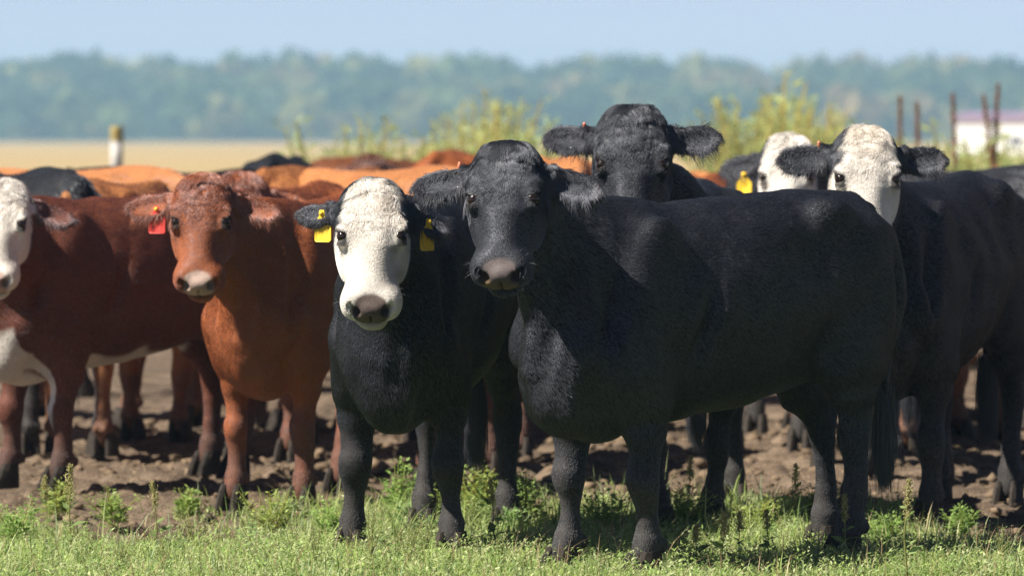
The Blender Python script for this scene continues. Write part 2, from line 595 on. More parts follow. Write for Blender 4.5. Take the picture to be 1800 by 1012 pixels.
def superloft(F, sl, a, b, c, ST, xa, k, n=2.4):
    """a: coordinate along the loft (array), b: lateral, c: vertical"""
    u = np.clip(a, ST[0, 0], ST[-1, 0])
    def ip(j):
        if a.size < 5000: return cubic(ST[:, 0], ST[:, j], u)
        g = np.linspace(ST[0, 0], ST[-1, 0], 400)
        return np.interp(u, g, cubic(ST[:, 0], ST[:, j], g)).astype(np.float32)
    if ST.shape[1] == 5:
        top, bot, hw, nu = ip(1), ip(2), ip(3), ip(4); nl = 0.12
    else:
        hw, top, bot, nu, nl = (ip(j) for j in range(1, 6))
    cz = (top + bot) / 2; h = (top - bot) / 2
    zr = np.clip((c - cz) / h, -1.2, 1.2)
    w = hw * (1 - nu * np.maximum(zr, 0) ** 1.5 - nl * np.maximum(-zr, 0) ** 1.5)
    q = (np.abs(b / w) ** n + np.abs((c - cz) / h) ** n) ** (1 / n)
    d = (q - 1) * np.minimum(w, h) * 0.9
    e = a - u
    d = np.where(e == 0, d, np.sqrt(np.maximum(d, 0) ** 2 + e * e))
    F.blend(sl, d, k)


def head_frame(az, pitch, roll):
    """az: direction the face looks, in the cow's own frame; pitch: how far the nose hangs below level"""
    f = np.array([math.cos(az), math.sin(az), 0.0])
    u = f * math.cos(pitch) - np.array([0, 0, math.sin(pitch)])
    v = np.cross([0, 0, 1.0], f)
    w = np.cross(u, v)
    v2 = v * math.cos(roll) + w * math.sin(roll)
    w2 = np.cross(u, v2)
    return np.stack([u, v2, w2], 1)          # columns


FRONT = [(0.50, 0.160, 0.70, 0.080, 0.125), (0.495, 0.168, 0.60, 0.075, 0.110), (0.50, 0.163, 0.50, 0.060, 0.082), (0.508, 0.158, 0.405, 0.046, 0.054), (0.518, 0.155, 0.345, 0.052, 0.057), (0.516, 0.155, 0.305, 0.049, 0.052),
         (0.506, 0.155, 0.262, 0.037, 0.040), (0.503, 0.155, 0.18, 0.031, 0.038), (0.510, 0.155, 0.120, 0.044, 0.049), (0.530, 0.155, 0.078, 0.038, 0.042), (0.540, 0.155, 0.05, 0.034, 0.036)]
HIND = [(-0.56, 0.150, 0.84, 0.095, 0.175), (-0.565, 0.160, 0.70, 0.088, 0.148), (-0.60, 0.160, 0.590, 0.062, 0.100), (-0.655, 0.157, 0.515, 0.042, 0.068), (-0.685, 0.155, 0.45, 0.046, 0.064), (-0.690, 0.155, 0.40, 0.045, 0.058),
        (-0.690, 0.155, 0.34, 0.035, 0.046), (-0.685, 0.155, 0.22, 0.032, 0.043), (-0.675, 0.155, 0.125, 0.045, 0.051), (-0.660, 0.155, 0.078, 0.038, 0.042), (-0.650, 0.155, 0.05, 0.034, 0.036)]


def leg_chain(T, off, sgn, hind):
    out = []
    ztop = T[0][2]
    bend = off[2] if len(off) > 2 else 0.0
    for x, y, z, rs, ru in T:
        f = (ztop - z) / (ztop - 0.05)
        f = f ** 1.15 if not hind else f
        kx = bend * math.exp(-((z - (0.34 if not hind else 0.45)) / 0.13) ** 2)
        out.append((x + off[0] * f + kx, sgn * y + off[1] * f, z, rs, ru))
    return out


def cow_skin(sp):
    """sp: dict(head=(O, az, pitch, roll), feet=((dx,dy[,bend]) x4 fl fr hl hr), fine, coarse, fat, ear=(left,right) droop)"""
    O = np.asarray(sp['O'], float)
    M = head_frame(sp['az'], sp['pitch'], sp['roll'])
    hs = sp.get('head_s', 1.0)
    H = lambda u, v, w: O + M @ np.array([u * US, v, w]) * hs
    u_, v_, w_ = M[:, 0], M[:, 1], M[:, 2]
    hc = H(0.24, 0, -0.04)
    fe, co = sp['fine'], sp['coarse']
    ext = 0.26 if fe < co else 0.0
    lo = np.array([-1.02, -0.42, 0.02]); hi = np.array([0.95, 0.42, 1.40])
    hl, hh = hc - 0.42, hc + 0.42
    lo2, hi2 = np.minimum(lo, hl), np.maximum(hi, hh)
    ax = [axis(lo2[i], hi2[i], (hc[i] - ext) if ext else 9, (hc[i] + ext) if ext else 9.1, co, fe) if ext else np.arange(lo2[i], hi2[i], co) for i in range(3)]
    F = Field(*ax)
    fat = sp.get('fat', 1.0)
    ST = TORSO.copy(); ST[:, 3] *= fat; ST[:, 2] -= (fat - 1) * 0.25
    sl, x, y, z = F.sub((-0.95, -0.5, 0.3), (1.0, 0.5, 1.5))
    superloft(F, sl, x, y, z, ST, 0, 0.02)
    for s in (1, -1):
        tilt = Matrix.Rotation(R(-18), 3, 'Y')
        F.ell((0.49, s * 0.165, 0.95), (0.115, 0.058, 0.29), 0.07, np.array(tilt))          # shoulder blade
        F.ell((0.69, s * 0.160, 0.80), (0.085, 0.075, 0.105), 0.06)                         # point of shoulder
        F.ell((0.56, s * 0.165, 0.70), (0.11, 0.075, 0.14), 0.07)                           # upper arm
        F.ell((-0.40, s * 0.172 * fat, 1.235), (0.085, 0.045, 0.045), 0.09)                   # hip bone
        F.ell((-0.77, s * 0.105, 1.14), (0.055, 0.045, 0.06), 0.06)                         # pin bone
        F.ell((-0.59, s * 0.150, 0.92), (0.19, 0.100, 0.29), 0.08)                          # thigh
        F.ell((-0.42, s * 0.170, 0.75), (0.085, 0.07, 0.13), 0.07)                          # stifle
        F.ell((-0.20, s * 0.290 * fat, 1.10), (0.12, 0.075, 0.10), 0.07, None, True)         # hollow before the hip
        F.ell((0.31, s * 0.312, 0.80), (0.035, 0.072, 0.26), 0.05, np.array(tilt), True)     # groove behind the shoulder
        F.ell((0.665, s * 0.225, 1.00), (0.035, 0.070, 0.20), 0.05, np.array(tilt), True)    # groove before the shoulder
        F.ell((-0.30, s * 0.295, 0.70), (0.05, 0.075, 0.14), 0.05, None, True)                 # flank fold
        F.ell((-0.70, s * 0.262, 0.90), (0.030, 0.055, 0.22), 0.045, None, True)               # groove of the thigh
    F.ell((0.74, 0, 0.61), (0.075, 0.06, 0.13), 0.07)                                        # brisket
    F.ell((0.57, 0, 0.55), (0.13, 0.085, 0.085), 0.07)
    # legs
    feet = []
    for (T, hind), sg, off in zip(((FRONT, 0), (FRONT, 0), (HIND, 1), (HIND, 1)), (1, -1, 1, -1), sp['feet']):
        ch = leg_chain(T, off, sg, hind)
        F.tube([c[:3] for c in ch], [c[3] for c in ch], [c[4] for c in ch], 0.05)
        k = ch[4]
        if hind: F.ell((k[0] - 0.062, k[1], k[2] + 0.045), (0.026, 0.026, 0.055), 0.03)        # point of hock
        else: F.ell((k[0] + 0.020, k[1], k[2] - 0.008), (0.036, 0.046, 0.050), 0.022)                 # knee cap
        f = ch[8]
        cn = ch[7]                                                                          # tendon behind the cannon bone
        F.tube([(cn[0] - 0.030, cn[1], cn[2] + 0.09), (cn[0] - 0.034, cn[1], cn[2] - 0.02)], [0.013, 0.013], [0.013, 0.013], 0.012)
        F.ell((f[0] - 0.055, f[1] + 0.025, f[2] - 0.012), (0.018, 0.016, 0.024), 0.02)       # dew claws
        F.ell((f[0] - 0.055, f[1] - 0.025, f[2] - 0.012), (0.018, 0.016, 0.024), 0.02)
        feet.append(ch[-1])
    # tail
    tl = sp.get('tail', (0, 0))
    tail = [(-0.70, 0, 1.265), (-0.79, 0, 1.235), (-0.835, 0.15 * tl[0], 1.15), (-0.85, 0.4 * tl[0], 0.98), (-0.85, 0.7 * tl[0], 0.78), (-0.845, tl[0], 0.60), (-0.84, tl[0], 0.48)]
    F.tube(tail, [0.05, 0.040, 0.030, 0.023, 0.020, 0.018, 0.017], [0.05, 0.038, 0.028, 0.022, 0.019, 0.017, 0.017], 0.035)
    # neck
    Hb = H(0.11, 0, -0.075)
    P = [np.array([0.46, 0, 0.98]), np.array([0.74, 0, 1.02]), Hb - 0.20 * w_ - 0.02 * u_, Hb]
    ts = np.linspace(0, 1, 9)
    nk = [P[0] * (1 - t) ** 3 + 3 * P[1] * t * (1 - t) ** 2 + 3 * P[2] * t * t * (1 - t) + P[3] * t ** 3 for t in ts]
    nw = np.interp(ts, [0, 0.35, 0.7, 1], [0.145, 0.120, 0.098, 0.082]) * sp.get('neckw', 1.0)
    nh = np.interp(ts, [0, 0.35, 0.7, 1], [0.245, 0.205, 0.155, 0.115])
    sides = []
    for i in range(8):
        tg = nrm(nk[i + 1] - nk[i])
        sd = np.cross([0, 0, 1.0], tg)
        if np.linalg.norm(sd) < 0.3: sd = v_
        sd = nrm(sd) * (1 - ts[i]) + v_ * ts[i]
        sides.append(nrm(sd))
    F.tube(nk, nw, nh, 0.09, ups=sides)
    # dewlap
    dw = []
    for i in range(2, 9):
        tg = nrm(nk[min(i + 1, 8)] - nk[i - 1]); up = np.cross(tg, sides[min(i, 7)])
        if up[2] < 0: up = -up
        dw.append(nk[i] - up * nh[i] * 0.93)
    dl = sp.get('dewlap', 0.0)
    dw = [np.array([0.775 + 0.5 * dl, 0, 0.60]), np.array([0.825 + dl, 0, 0.72])] + [q_ + np.array([0.6 * dl, 0, -0.3 * dl]) for q_ in dw[1:-1]]
    F.tube(dw, [0.045, 0.040] + [0.026] * (len(dw) - 2), [0.065, 0.06] + [0.045] * (len(dw) - 2), 0.07)
    # head
    a0, a1 = hc - 0.44, hc + 0.44
    sl, x, y, z = F.sub(a0, a1)
    x, y, z = x - O[0], y - O[1], z - O[2]
    a = x * u_[0] + y * u_[1] + z * u_[2]
    b = x * v_[0] + y * v_[1] + z * v_[2]
    c = x * w_[0] + y * w_[1] + z * w_[2]
    superloft(F, sl, a / US / hs, b / hs, c / hs, HEAD, 0, 0.05, 2.7)
    E = lambda p, r, k, carve=False, Mx=M: F.ell(H(*p), np.array(r) * hs, k, Mx, carve)
    for s in (1, -1):
        E((0.184, s * 0.098, 0.026), (0.040, 0.024, 0.014), 0.03)      # brow
        E((0.250, s * 0.098, 0.004), (0.040, 0.022, 0.025), 0.03)       # below the eye
        E((0.245, s * 0.085, -0.115), (0.085, 0.035, 0.07), 0.05)       # cheek
        E((0.475, s * 0.062, -0.035), (0.045, 0.036, 0.042), 0.035)     # nostril wing
        E((0.445, s * 0.060, -0.062), (0.055, 0.036, 0.040), 0.03)      # upper lip
    E((0.508, 0, -0.032), (0.032, 0.060, 0.038), 0.016)                  # nose pad
    E((0.500, 0, -0.118), (0.042, 0.056, 0.026), 0.015)                  # lower lip
    E((0.465, 0, -0.132), (0.05, 0.050, 0.024), 0.03)
    E((0.33, 0, -0.165), (0.13, 0.035, 0.035), 0.06)
    if fe < 0.012:
        for s in (1, -1):
            E((EYE[0], s * 0.121, EYE[2] - 0.001), (0.029, 0.024, 0.015), 0.008, True)         # eye socket
            Mn = M @ np.array(Matrix.Rotation(R(s * 25), 3, 'X')) 
            E((0.522, s * 0.051, -0.026), (0.036, 0.015, 0.021), 0.008, True, Mn)            # nostril
            E((0.505, s * 0.070, -0.010), (0.018, 0.010, 0.012), 0.012, True, Mn)
            E((0.33, s * 0.098, 0.010), (0.07, 0.014, 0.022), 0.03, True)                       # hollow beside the nose bone
        E((0.545, 0, -0.0905), (0.06, 0.075, 0.0055), 0.006, True)                                # mouth
        E((0.49, 0, -0.092), (0.06, 0.105, 0.005), 0.007, True)
        E((0.54, 0, -0.05), (0.02, 0.004, 0.03), 0.008, True)                                    # philtrum
        for s in (1, -1):
            E((0.199, s * 0.102, 0.022), (0.013, 0.023, 0.017), 0.012)                           # upper eyelid
            E((0.246, s * 0.100, 0.012), (0.012, 0.020, 0.016), 0.012)                           # lower eyelid
    ears = []
    for s, (drop, back, twist) in zip((1, -1), sp.get('ears', ((0.15, 0.15, 0.0), (0.15, 0.15, 0.0)))):
        base = H(0.085, s * 0.105, -0.045)
        ed = nrm(v_ * s + u_ * drop - w_ * back)
        fr = nrm(w_ - ed * (w_ @ ed))                    # the hollow looks this way
        up = np.cross(ed, fr)
        fr = fr * math.cos(twist) + up * math.sin(twist)
        up = np.cross(ed, fr)
        q = lambda l, a_, b_: base + ed * l + up * a_ + fr * b_
        el = np.linspace(0, 0.215, 10); es = sp.get('ear_s', 1.0)
        er = np.interp(el, [0, 0.03, 0.08, 0.12, 0.16, 0.19, 0.215], [0.033, 0.034, 0.046, 0.052, 0.048, 0.036, 0.016])
        et = np.interp(el, [0, 0.05, 0.11, 0.16, 0.215], [0.028, 0.022, 0.020, 0.016, 0.010])
        eb = np.interp(el, [0, 0.05, 0.105, 0.16, 0.215], [0, -0.004, -0.012, -0.010, 0.002])
        F.tube([q(a_ * es, 0, b_) for a_, b_ in zip(el, eb)], er * es, et, 0.025, side=up)
        if fe < 0.012:
            Me = np.stack([ed, up, fr], 1)
            F.ell(q(0.115 * es, 0, 0.012), (0.085 * es, 0.041 * es, 0.019), 0.012, Me, True)
        ears.append((base, ed, up, fr))
    V, Q = F.mesh(2 if fe < 0.012 else 2)
    dl = sp.get('long', 0.0)
    if dl:                                     # a longer barrel: everything behind the ribs moves back
        wx = lambda a_: a_ - dl * (1 - sstep(np.asarray(a_, float), -0.35, 0.3))
        V[:, 0] = wx(V[:, 0])
        feet = [(float(wx(f[0])),) + tuple(f[1:]) for f in feet]
        tail = [(float(wx(t[0])),) + tuple(t[1:]) for t in tail]
    return dict(V=V, F=Q, O=O, hs=hs, M=M, feet=feet, ears=ears, neck=nk, H=H, tail=tail)
# ------------------------------------------------------------------ cattle: colours, coat, parts
def coat_material():
    m, n, l, b = mat_new('cattle_skin')
    at = N(n, 'ShaderNodeAttribute', attribute_name='coat')
    wet = N(n, 'ShaderNodeAttribute', attribute_name='bare')
    tc = N(n, 'ShaderNodeTexCoord')
    mp = N(n, 'ShaderNodeMapping'); mp.inputs['Scale'].default_value = (18, 60, 30)
    l.new(tc.outputs['Object'], mp.inputs[0])
    nz = N(n, 'ShaderNodeTexNoise', Scale=5.0, Detail=6.0, Roughness=0.7)
    l.new(mp.outputs[0], nz.inputs['Vector'])
    mx = N(n, 'ShaderNodeMix', data_type='RGBA', blend_type='MULTIPLY')
    mx.inputs[0].default_value = 1.0
    l.new(at.outputs['Color'], mx.inputs[6])
    l.new(ramp(n, l, nz.outputs[0], [(0.25, (0.75, 0.75, 0.75)), (0.75, (1.15, 1.15, 1.15))]), mx.inputs[7])
    l.new(mx.outputs[2], b.inputs['Base Color'])
    r = N(n, 'ShaderNodeMapRange'); r.inputs['To Min'].default_value = 0.55; r.inputs['To Max'].default_value = 0.42
    l.new(wet.outputs['Fac'], r.inputs[0]); l.new(r.outputs[0], b.inputs['Roughness'])
    b.inputs['Specular IOR Level'].default_value = 0.12
    b.inputs['Sheen Weight'].default_value = 0.0
    b.inputs['Sheen Roughness'].default_value = 0.4
    bp = N(n, 'ShaderNodeBump', Strength=0.35, Distance=0.006)
    l.new(nz.outputs[0], bp.inputs['Height']); l.new(bp.outputs[0], b.inputs['Normal'])
    return m


def hair_material():
    m, n, l, b = mat_new('cattle_hair')
    at = N(n, 'ShaderNodeAttribute', attribute_name='coat')
    l.new(at.outputs['Color'], b.inputs['Base Color'])
    b.inputs['Roughness'].default_value = 0.5
    b.inputs['Specular IOR Level'].default_value = 0.1
    hb = N(n, 'ShaderNodeBsdfHair', component='Reflection')
    hb.inputs['Color'].default_value = (0.082, 0.087, 0.100, 1)
    hb.inputs['Offset'].default_value = R(-4)
    hb.inputs['RoughnessU'].default_value = 0.16
    hb.inputs['RoughnessV'].default_value = 0.7
    ad = N(n, 'ShaderNodeAddShader')
    l.new(b.outputs[0], ad.inputs[0]); l.new(hb.outputs[0], ad.inputs[1])
    l.new(ad.outputs[0], n['Material Output'].inputs[0])
    return m


SKIN, HAIR = coat_material(), hair_material()
EYE_M = simple_mat('eye', (0.006, 0.004, 0.003), (0.015, 0.008, 0.005), 60, 0.06, 0, 0.6)
HOOF_M = simple_mat('hoof_horn', (0.018, 0.015, 0.013), (0.055, 0.045, 0.036), 40, 0.8, 0.3, 0.2)
TAG_Y = simple_mat('yellow_tag_plastic', (0.80, 0.50, 0.03), (0.86, 0.58, 0.05), 25, 0.45, 0.05)
TAG_R = simple_mat('red_tag_plastic', (0.75, 0.06, 0.05), (0.85, 0.09, 0.07), 25, 0.45, 0.05)
TAG_G = simple_mat('green_tag_plastic', (0.10, 0.65, 0.20), (0.14, 0.75, 0.25), 25, 0.45, 0.05)
STUD = simple_mat('copper_ear_clip', (0.55, 0.16, 0.08), (0.7, 0.24, 0.12), 50, 0.4, 0)

BLACK, RED, DARKRED, ORANGE, WHITE = (0.0150, 0.0160, 0.0200), (0.29, 0.088, 0.030), (0.130, 0.040, 0.021), (0.40, 0.165, 0.060), (0.72, 0.675, 0.61)
BROWN = (0.17, 0.060, 0.025)


def ball_mesh(name, r, mat, seg=16, rings=10):
    V, F = [], []
    for i in range(rings + 1):
        t = math.pi * i / rings
        for j in range(seg):
            p = 2 * math.pi * j / seg
            V.append((r * math.sin(t) * math.cos(p), r * math.sin(t) * math.sin(p), r * math.cos(t)))
    for i in range(rings):
        for j in range(seg):
            F.append((i * seg + j, (i + 1) * seg + j, (i + 1) * seg + (j + 1) % seg, i * seg + (j + 1) % seg))
    me = np_mesh(name, V, F); me.materials.append(mat)
    me.polygons.foreach_set('use_smooth', [True] * len(me.polygons))
    return me


def hoof_mesh():
    V, F = [], []
    for s in (1, -1):
        b = len(V)
        for z, x0, x1, w in ((0.092, -0.052, 0.040, 0.048), (0.062, -0.054, 0.062, 0.054), (0.026, -0.055, 0.082, 0.057), (-0.02, -0.056, 0.100, 0.060)):
            for k in range(10):
                a = 2 * math.pi * k / 10
                x = (x0 + x1) / 2 + (x1 - x0) / 2 * math.cos(a)
                y = 0.006 + w / 2 + w / 2 * math.sin(a) * (1.0 if math.cos(a) < 0.3 else 0.85)
                y = max(y, 0.004)
                V.append((x, s * y, z))
        for r in range(3):
            for k in range(10):
                q = (b + r * 10 + k, b + r * 10 + (k + 1) % 10, b + (r + 1) * 10 + (k + 1) % 10, b + (r + 1) * 10 + k)
                F.append(q if s < 0 else q[::-1])
        F.append(tuple(b + k for k in range(10))[::s]); F.append(tuple(b + 30 + k for k in range(10))[::-s])
    me = np_mesh('hoof', V, F); me.materials.append(HOOF_M)
    return me


def tag_mesh(mat):
    out = [(-0.008, 0.0), (-0.010, -0.018), (-0.024, -0.032), (-0.030, -0.04), (-0.030, -0.088), (-0.024, -0.094), (0.024, -0.094), (0.030, -0.088), (0.030, -0.04), (0.024, -0.032), (0.010, -0.018), (0.008, 0.0)]
    n = len(out)
    V = [(x, 0.0012 + 6.0 * x * x, z) for x, z in out] + [(x, -0.0012 + 6.0 * x * x, z) for x, z in out]
    F = [tuple(range(n))[::-1], tuple(range(n, 2 * n))] + [(i, (i + 1) % n, n + (i + 1) % n, n + i) for i in range(n)]
    me = np_mesh('ear_tag', V, F); me.materials.append(mat)
    return me


EYE_ME = ball_mesh('eye', 0.0235, EYE_M)
HOOF_ME = hoof_mesh()
TAGS = {'yellow': tag_mesh(TAG_Y), 'red': tag_mesh(TAG_R), 'green': tag_mesh(TAG_G)}
STUD_ME = ball_mesh('stud', 0.0075, TAG_Y, 10, 6)
CLIP_ME = ball_mesh('ear_clip', 0.010, STUD, 8, 6)


def vert_normals(V, F):
    a = V[F[:, 2]] - V[F[:, 0]]; b = V[F[:, 3]] - V[F[:, 1]]
    n = np.cross(a, b)
    N_ = np.stack([sum(np.bincount(F[:, q], n[:, c], len(V)) for q in range(4)) for c in range(3)], 1)
    return N_ / (np.linalg.norm(N_, axis=1, keepdims=True) + 1e-12)


def regions(r, P):
    h = (P - r['O']) @ r['M'] / r['hs']
    u, v, w = h[:, 0] / US, h[:, 1], h[:, 2]
    head = sstep(u, -0.05, 0.0) * (1 - sstep(np.abs(v), 0.145, 0.16)) * sstep(w, -0.17, -0.12) * (u < 0.60) * (w < 0.12)
    ear = np.zeros(len(P)); el = np.zeros(len(P)); ef = np.zeros(len(P)); eu = np.zeros(len(P)); sd = np.zeros(len(P))
    for i, (b, ed, up, fr) in enumerate(r['ears']):
        d = P - b
        l = d @ ed
        m = (l > 0.03) & (l < 0.26) & (np.abs(d @ up) < 0.09) & (np.abs(d @ fr) < 0.06)
        ear[m] = 1; el[m] = l[m]; ef[m] = (d @ fr)[m]; eu[m] = (d @ up)[m]; sd[m] = i
    return u, v, w, head, ear, el, ef, eu, sd


def nose_mask(u, v, w):
    bnd = np.interp(w, [-0.09, -0.05, -0.02, 0.02], [0.038, 0.062, 0.066, 0.050])
    top = 0.462 + 9.0 * v * v
    m = sstep(u, top - 0.008, top + 0.010) * (1 - sstep(np.abs(v), bnd - 0.005, bnd + 0.005)) * sstep(w, -0.090, -0.082)
    return m


def cow_colors(r, sp, P, seed):
    u, v, w, head, ear, el, ef, eu, sd = regions(r, P)
    base = np.array(sp['color'], float)
    C = np.tile(base, (len(P), 1))
    n1 = vnoise(P, 3.5, seed); n2 = vnoise(P, 14, seed + 1); n3 = vnoise(P, 45, seed + 2)
    C *= (0.78 + 0.30 * n1 + 0.14 * n2)[:, None]
    pat = sp.get('pattern', '')
    lum = base.sum()
    mixc = lambda C, col, m: C * (1 - m[:, None]) + np.array(col) * m[:, None]
    white = np.array(WHITE)
    if 'bwf' in pat or 'hereford' in pat:
        jit = (vnoise(P, 25, seed + 3) - 0.5) * 0.03
        bound = np.interp(u, [-0.05, 0.03, 0.10, 0.16, 0.21, 0.30, 0.42, 0.55], [0.05, 0.068, 0.088, 0.110, 0.150, 0.2, 0.2, 0.2] if 'bwf' in pat else [0.06, 0.1, 0.14, 0.16, 0.2, 0.2, 0.2, 0.2])
        wl = np.interp(u, [0.0, 0.15, 0.25, 0.4, 0.5], [-0.04, -0.03, -0.085, -0.14, -0.2])
        m = head * (1 - sstep(np.abs(v) + jit, bound - 0.006, bound + 0.006)) * sstep(w + jit, wl - 0.01, wl + 0.01) * (1 - ear)
        tint = white * (0.80 + 0.22 * n2 + 0.12 * n3)[:, None]
        warm = sstep(n1, 0.5, 0.8)[:, None] * (1 - sstep(u, 0.2, 0.3))[:, None] * np.array([0.02, 0.05, 0.09])
        C = C * (1 - m[:, None]) + (tint - warm) * m[:, None]
        if pat == 'bwf_patch':      # dark smudge under one eye
            pm = np.exp(-(((u - 0.31) / 0.06) ** 2 + ((v - 0.085) / 0.028) ** 2)) * head * sstep(n2, 0.25, 0.6) * 0.75
            C = mixc(C, (0.10, 0.09, 0.08), pm)
    if 'hereford' in pat:
        x, y, z = P.T
        jit = (vnoise(P, 7, seed + 4) - 0.5) * 0.12
        m = (1 - sstep(z + jit - 0.10 * sstep(x, 0.2, 0.5) * (np.abs(y) < 0.16), 0.56, 0.59)) * (x > -0.5) * sstep(z, 0.36, 0.44) * (1 - sstep(np.abs(y) + jit, 0.20, 0.27))
        m = np.maximum(m, (1 - sstep(np.abs((z - 0.38) / 0.14) ** 2 + np.abs((y - 0.12 + jit * 0.6) / 0.035) ** 2, 0.8, 1.1)) * (x > 0.4))
        m = np.maximum(m, (1 - sstep(np.abs(y) + jit, 0.05, 0.09)) * (x > 0.55) * (1 - sstep(z, 0.56, 0.66)))
        leg = (x > 0.36) * (x < 0.68) * sstep(np.abs(y), 0.08, 0.10) * (z < 0.62) * (np.abs(y - 0.12 + jit * 0.6) > 0.035)
        m = m * (1 - leg)
        C = C * (1 - m[:, None]) + white * (0.7 + 0.3 * n2)[:, None] * m[:, None]
    # muddy lower legs
    z = P[:, 2]
    mud = (1 - sstep(z + 0.25 * (n2 - 0.5) + 0.1 * (n3 - 0.5), 0.16, 0.52)) * (z < 0.5)
    mudc = (0.060, 0.052, 0.044) if lum < 0.24 else (0.09, 0.055, 0.045)
    C = mixc(C, mudc, mud * (0.55 if lum < 0.24 else 0.75))
    if lum < 0.24:
        dust = sstep(vnoise(P, 6, seed + 6), 0.55, 0.8) * (1 - sstep(z, 0.35, 0.95)) * 0.35
        C = mixc(C, (0.040, 0.034, 0.028), dust)
    else:       # redder legs and darker neck as the coats show
        C *= (1 - 0.18 * sstep(n1, 0.4, 0.7))[:, None]
    # ear inside
    m = ear * sstep(ef, 0.0, 0.008) * 0.5
    C = mixc(C, (0.03, 0.02, 0.02) if lum < 0.24 else (0.16, 0.06, 0.035), m)
    # nose, lips
    nm = nose_mask(u, v, w) * head
    pad = np.array(sp.get('nose', (0.06, 0.05, 0.05)))
    pc = pad * (0.75 + 0.5 * n3)[:, None]
    if 'dirt' in sp:
        dm = sstep(n2 * 0.4 + 0.6 * n3, 0.25, 0.5) * (1 - sstep(w, -0.036, -0.014)) * 0.85
        pc = pc * (1 - dm[:, None]) + np.array([0.17, 0.115, 0.055]) * dm[:, None]
    C = C * (1 - nm[:, None]) + pc * nm[:, None]
    nost = sum(np.exp(-(((u - 0.515) / 0.020) ** 2 + ((np.abs(v) - 0.051) / 0.014) ** 2 + ((w + 0.025) / 0.019) ** 2)) for _ in (0,)) * head
    C = mixc(C, (0.006, 0.004, 0.004), np.clip(nost * 1.3, 0, 1))
    lips = sstep(u, 0.40, 0.44) * np.exp(-((w + 0.094) / 0.010) ** 2) * head
    C = mixc(C, (0.02, 0.014, 0.012), np.clip(lips, 0, 1) * 0.85)
    chin = sstep(u, 0.42, 0.46) * sstep(-w, 0.098, 0.106) * (u < 0.58) * (np.abs(v) < 0.09) * (w > -0.15)
    if 'chin' in sp: C = mixc(C, sp['chin'], chin * 0.8)
    # rims of the eyes
    er = np.sqrt(((u - EYE[0]) / 0.034) ** 2 + ((w - EYE[2]) / 0.020) ** 2)
    rim = (1 - sstep(er, 0.95, 1.35)) * (np.abs(v) > 0.085) * head
    C = mixc(C, (0.012, 0.009, 0.008), rim * 0.9)
    return np.clip(C, 0.002, 0.85), np.clip(nm, 0, 1)


